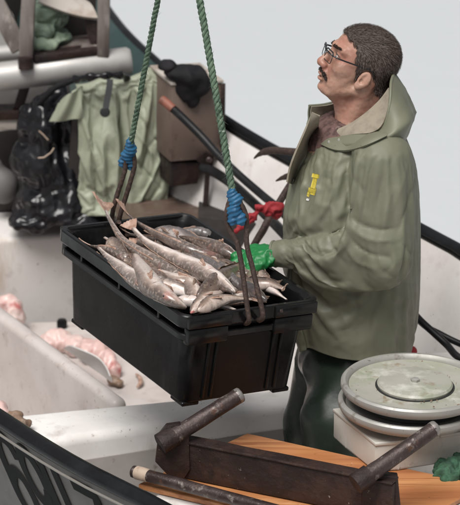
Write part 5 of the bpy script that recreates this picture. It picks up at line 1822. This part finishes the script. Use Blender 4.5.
# hood, worn down: rings of (base, belly, rim) from the far collar tip round the back to the near collar
HS = [((312, 143, .26), (306, 124, .29), (309, 106, .285)), ((335, 142, .34), (330, 118, .36), (331, 103, .32)), ((366, 138, .38), (372, 108, .40), (370, 88, .335)), ((394, 138, .33), (412, 108, .32), (391, 75, .28)),
      ((404, 138, .20), (422, 110, .20), (394, 73, .20)), ((401, 142, .07), (416, 117, .05), (391, 83, .10)), ((388, 144, .005), (400, 128, -.005), (389.5, 106, .045)), ((372, 147, .005), (380, 139, -.01), (381, 130, .04)),
      ((352, 150, .045), (352, 142, .035), (352, 134, .075)), ((330, 150, .10), (326, 143, .10), (332, 138, .13))]
def strand3(k, n=64):
    return resample([at(*h[k][:2], y=h[k][2]) for h in HS], n, 8)
B0, B1, B2 = strand3(0), strand3(1), strand3(2)
NC = at(366, 118, y=PY)
Gh, Gl = [], []
for i in range(64):
    row, rl = [], []
    for j in range(18):
        t = j / 17
        q1 = B0[i].lerp(B1[i], min(1, t / .42)) if t < .42 else B1[i].lerp(B2[i], (t - .42) / .58)
        q2 = B0[i] * (1 - t) ** 2 + B1[i] * 2 * t * (1 - t) + B2[i] * t * t
        p = q1 * .42 + q2 * .58
        n3 = vnoise(np.array([list(p)]), 18, 21)[0]
        out = (p - NC).normalized()
        p = p + out * (.006 * n3 + .004 * (1 - 2 * abs(vnoise(np.array([list(p)]), 32, 22)[0]))) * math.sin(PI * min(1, t + .1))
        row.append(p)
        rl.append(p - out * .0075)
    Gh.append(row)
    Gl.append(rl)
hood = sheet('hood', Gh, .005, M['jacket'], man)
sheet('hood_lining', Gl, .003, M['lining'], hood)
T_ = resample([at(334, 131, y=.125), at(350, 124, y=.112), at(366, 113, y=.104), at(380, 100, y=.104), at(389, 88, y=.115)], 20)
B_ = resample([at(331, 138, y=.125), at(352, 134.5, y=.07), at(372, 132.5, y=.038), at(383, 124, y=.035), at(389.5, 104, y=.045)], 20)
sheet('hood_lining', [[a.lerp(b, j / 7) + Vector((0, -.006, .004)) * math.sin(PI * j / 7) for j in range(8)] for a, b in zip(T_, B_)], .004, M['lining'], hood)
tube('hood_hem', B2, .0042, M['jacket'], hood, 8)

# near collar flap, far placket, snaps and print, all lying on the jacket
def patch(name, top, bot, lift, th, m, parent, nj=8, puff=0.0):
    T_, B_ = spline([Vector((*p, 0)) for p in top], 6), spline([Vector((*p, 0)) for p in bot], 6)
    n = max(len(T_), len(B_))
    G = []
    for i in range(n):
        a, b = T_[min(i * len(T_) // n, len(T_) - 1)], B_[min(i * len(B_) // n, len(B_) - 1)]
        row = []
        for j in range(nj):
            q = a.lerp(b, j / (nj - 1))
            row.append(hit(q.x, q.y, lift + puff * math.sin(PI * j / (nj - 1)), jb, .08))
        G.append(row)
    # even out steps where the jacket drops away behind the patch
    A = np.array([[list(p) for p in r] for r in G])
    for _ in range(6):
        B = A.copy()
        B[1:-1] = (A[:-2] + A[2:]) / 2
        A = .5 * A + .5 * B
        B = A.copy()
        B[:, 1:-1] = (A[:, :-2] + A[:, 2:]) / 2
        A = .5 * A + .5 * B
    return sheet(name, A, th, m, parent)


patch('collar_flap', [(327, 139), (340, 137), (356, 135), (372, 134), (386, 133)], [(320, 144), (333, 150), (348, 151), (366, 146), (387, 136)], .012, .006, M['jacket'], jacket, 8, .004)
patch('placket', [(312, 112), (306, 128), (298, 146), (290, 166), (287, 182)], [(320, 116), (317, 132), (308, 150), (298, 166), (291, 184)], .006, .005, M['lining'], jacket, 6)
for u, v in ((339, 140), (329, 142)):
    c = hit(u, v, .018, jb)
    lathe('snap', [(0, 0), (.0042, 0), (.0042, .002), (.003, .003), (0, .003)], c, (-.1, -1, .3), M['snap'], jacket, 12)
def print_poly(name, quad, m, lift=.0022):
    G = []
    for i in range(5):
        s = i / 4
        row = []
        for j in range(6):
            t = j / 5
            a = Vector((*quad[0], 0)).lerp(Vector((*quad[1], 0)), s)
            b = Vector((*quad[3], 0)).lerp(Vector((*quad[2], 0)), s)
            q = a.lerp(b, t)
            row.append(hit(q.x, q.y, lift, jb))
        G.append(row)
    return G
parts = []
for quad in (((312.5, 173), (319.5, 174.5), (318.8, 178.5), (311.5, 177)), ((313.2, 177.2), (317.4, 178.2), (315.3, 189), (310.6, 187.6)), ((309, 187), (316.6, 188.8), (314.6, 195.5), (307.2, 193.2)), ((307.6, 191.5), (310.4, 192.4), (309, 197), (306.8, 196))):
    parts.append(sheet_data(print_poly('p', quad, None, .0004), .0004))
V, Fc = join(*parts)
mesh('chest_print', V, Fc, M['yellow'], jacket)
V, Fc = sheet_data(print_poly('p', ((306.8, 198), (309.5, 198.8), (308.8, 201), (306.2, 200.2)), None), .0012)
mesh('chest_print', V, Fc, M['white_print'], jacket)

# shirt in the open neck
sc_ = np.array(list(at(336, 138, y=PY)))
def shirtf(P):
    return smax(ell(P, sc_ + np.array([.03, 0, -.012]), (.112, .13, .085)), -cap(P, NBW + np.array([0, 0, -.04]), NBW + np.array([-.02, 0, .12]), .071), .01)
Ps, Fs = sdf_mesh(shirtf, sc_ - .16, sc_ + .16, .005)
Ps = Ps + vnormals(Ps, Fs) * (.004 * ridged(Ps, 22, 9))[:, None]
mesh('shirt', Ps, Fs, M['shirt'], man)

# trousers and boots
FLOOR = -.095
hipN, kneN, ankN = at(350, 366, y=.13), at(335, 420, y=.06), Vector((.30, .08, FLOOR + .10))
hipF, kneF, ankF = at(327, 366, y=.29), at(315, 420, y=.27), Vector((.20, .30, FLOOR + .10))
def trf(P):
    a = smin(cap(P, hipN, kneN, .098, .088), cap(P, kneN, ankN, .088, .075), .03)
    b = smin(cap(P, hipF, kneF, .095, .078), cap(P, kneF, ankF, .078, .070), .03)
    w = np.array(list((hipN + hipF) / 2))
    d = smin(smin(a, b, .02), ell(P, w + np.array([.02, 0, .03]), (.13, .165, .09)), .03)
    return d
lo = np.min([list(ankF), list(ankN)], 0) - .16
hi = np.array([hipN.x + .2, .58, hipN.z + .14])
Pt, Ft = sdf_mesh(trf, lo, hi, .008)
Nt = vnormals(Pt, Ft)
Pt = Pt + Nt * (.010 * ridged(Pt * np.array([1, 1, .35]), 13, 31) + .005 * vnoise(Pt * np.array([1, 1, .6]), 24, 32))[:, None]
mesh('trousers', Pt, Ft, M['trousers'], man)
for ank in (ankN, ankF):
    def bf(P, ank=ank):
        d = smin(cap(P, ank + Vector((0, 0, .12)), ank + Vector((0, 0, -.04)), .072, .062), ell(P, ank + Vector((-.075, 0, -.055)), (.13, .052, .045)), .03)
        return smax(d, FLOOR - P[:, 2], .004)
    Pb, Fb = sdf_mesh(bf, np.array(list(ank)) - np.array([.25, .1, .13]), np.array(list(ank)) + np.array([.12, .1, .22]), .007)
    mesh('boot', Pb, Fb, M['boot'], man)


# gloves: palm and five separate fingers
def glove(W, hx, hy, hz, drop):
    """W wrist, hx towards the fingers, hy across the knuckles, hz back of the hand."""
    hx, hy, hz = hx.normalized(), hy.normalized(), hz.normalized()
    pt = lambda a, b, c: W + hx * a + hy * b + hz * c
    fingers = []
    for b, L in ((-.037, .95), (-.0125, 1.1), (.0125, 1.05), (.036, .85)):
        k = pt(.082, b, .004)
        m = pt(.082 + .030 * L, b * 1.05, -.010)
        n = pt(.082 + .036 * L, b * 1.02, -.010 - .026 * L * drop)
        t = pt(.082 + .026 * L, b, -.010 - .047 * L * drop)
        fingers.append((k, m, n, t))
    th = (pt(.026, -.034, -.006), pt(.054, -.052, -.014), pt(.080, -.054, -.022), pt(.098, -.048, -.032))
    def f(P):
        d = smin(cap(P, pt(-.02, 0, 0), pt(.02, 0, 0), .0255, .030), ell((P - np.array(list(pt(.052, 0, 0)))) @ np.array([list(hx), list(hy), list(hz)]).T, (0, 0, 0), (.048, .046, .021)), .015)
        for fg in fingers:
            e = smin(cap(P, fg[0] - hx * .03, fg[1], .0135, .0122), cap(P, fg[1], fg[2], .0122, .0115), .004)
            e = smin(e, cap(P, fg[2], fg[3], .0115, .0102), .004)
            d = smin(d, e, .0035)
        e = smin(cap(P, th[0], th[1], .016, .0135), smin(cap(P, th[1], th[2], .0135, .0125), cap(P, th[2], th[3], .0125, .0108), .004), .006)
        return smin(d, e, .008)
    c = np.array(list(pt(.05, 0, -.02)))
    P, F = sdf_mesh(f, c - .125, c + .125, .0026)
    P = P + vnormals(P, F) * (.0034 * ridged(P, 45, 5) + .0015 * ridged(P, 95, 6))[:, None]
    return mesh('glove', P, F, M['glove'], man)


glove(WR - cw * .008, Vector((-.93, -.20, -.16)), Vector((.25, -.92, -.25)), Vector((-.12, -.28, .95)), 1.35)
glove(W2 + Vector((.02, 0, .012)), (W2 - E2_) + Vector((0, 0, -.05)), Vector((.1, 1, 0)), Vector((-.4, 0, 1)), 1.0)
bpy.context.view_layer.update()
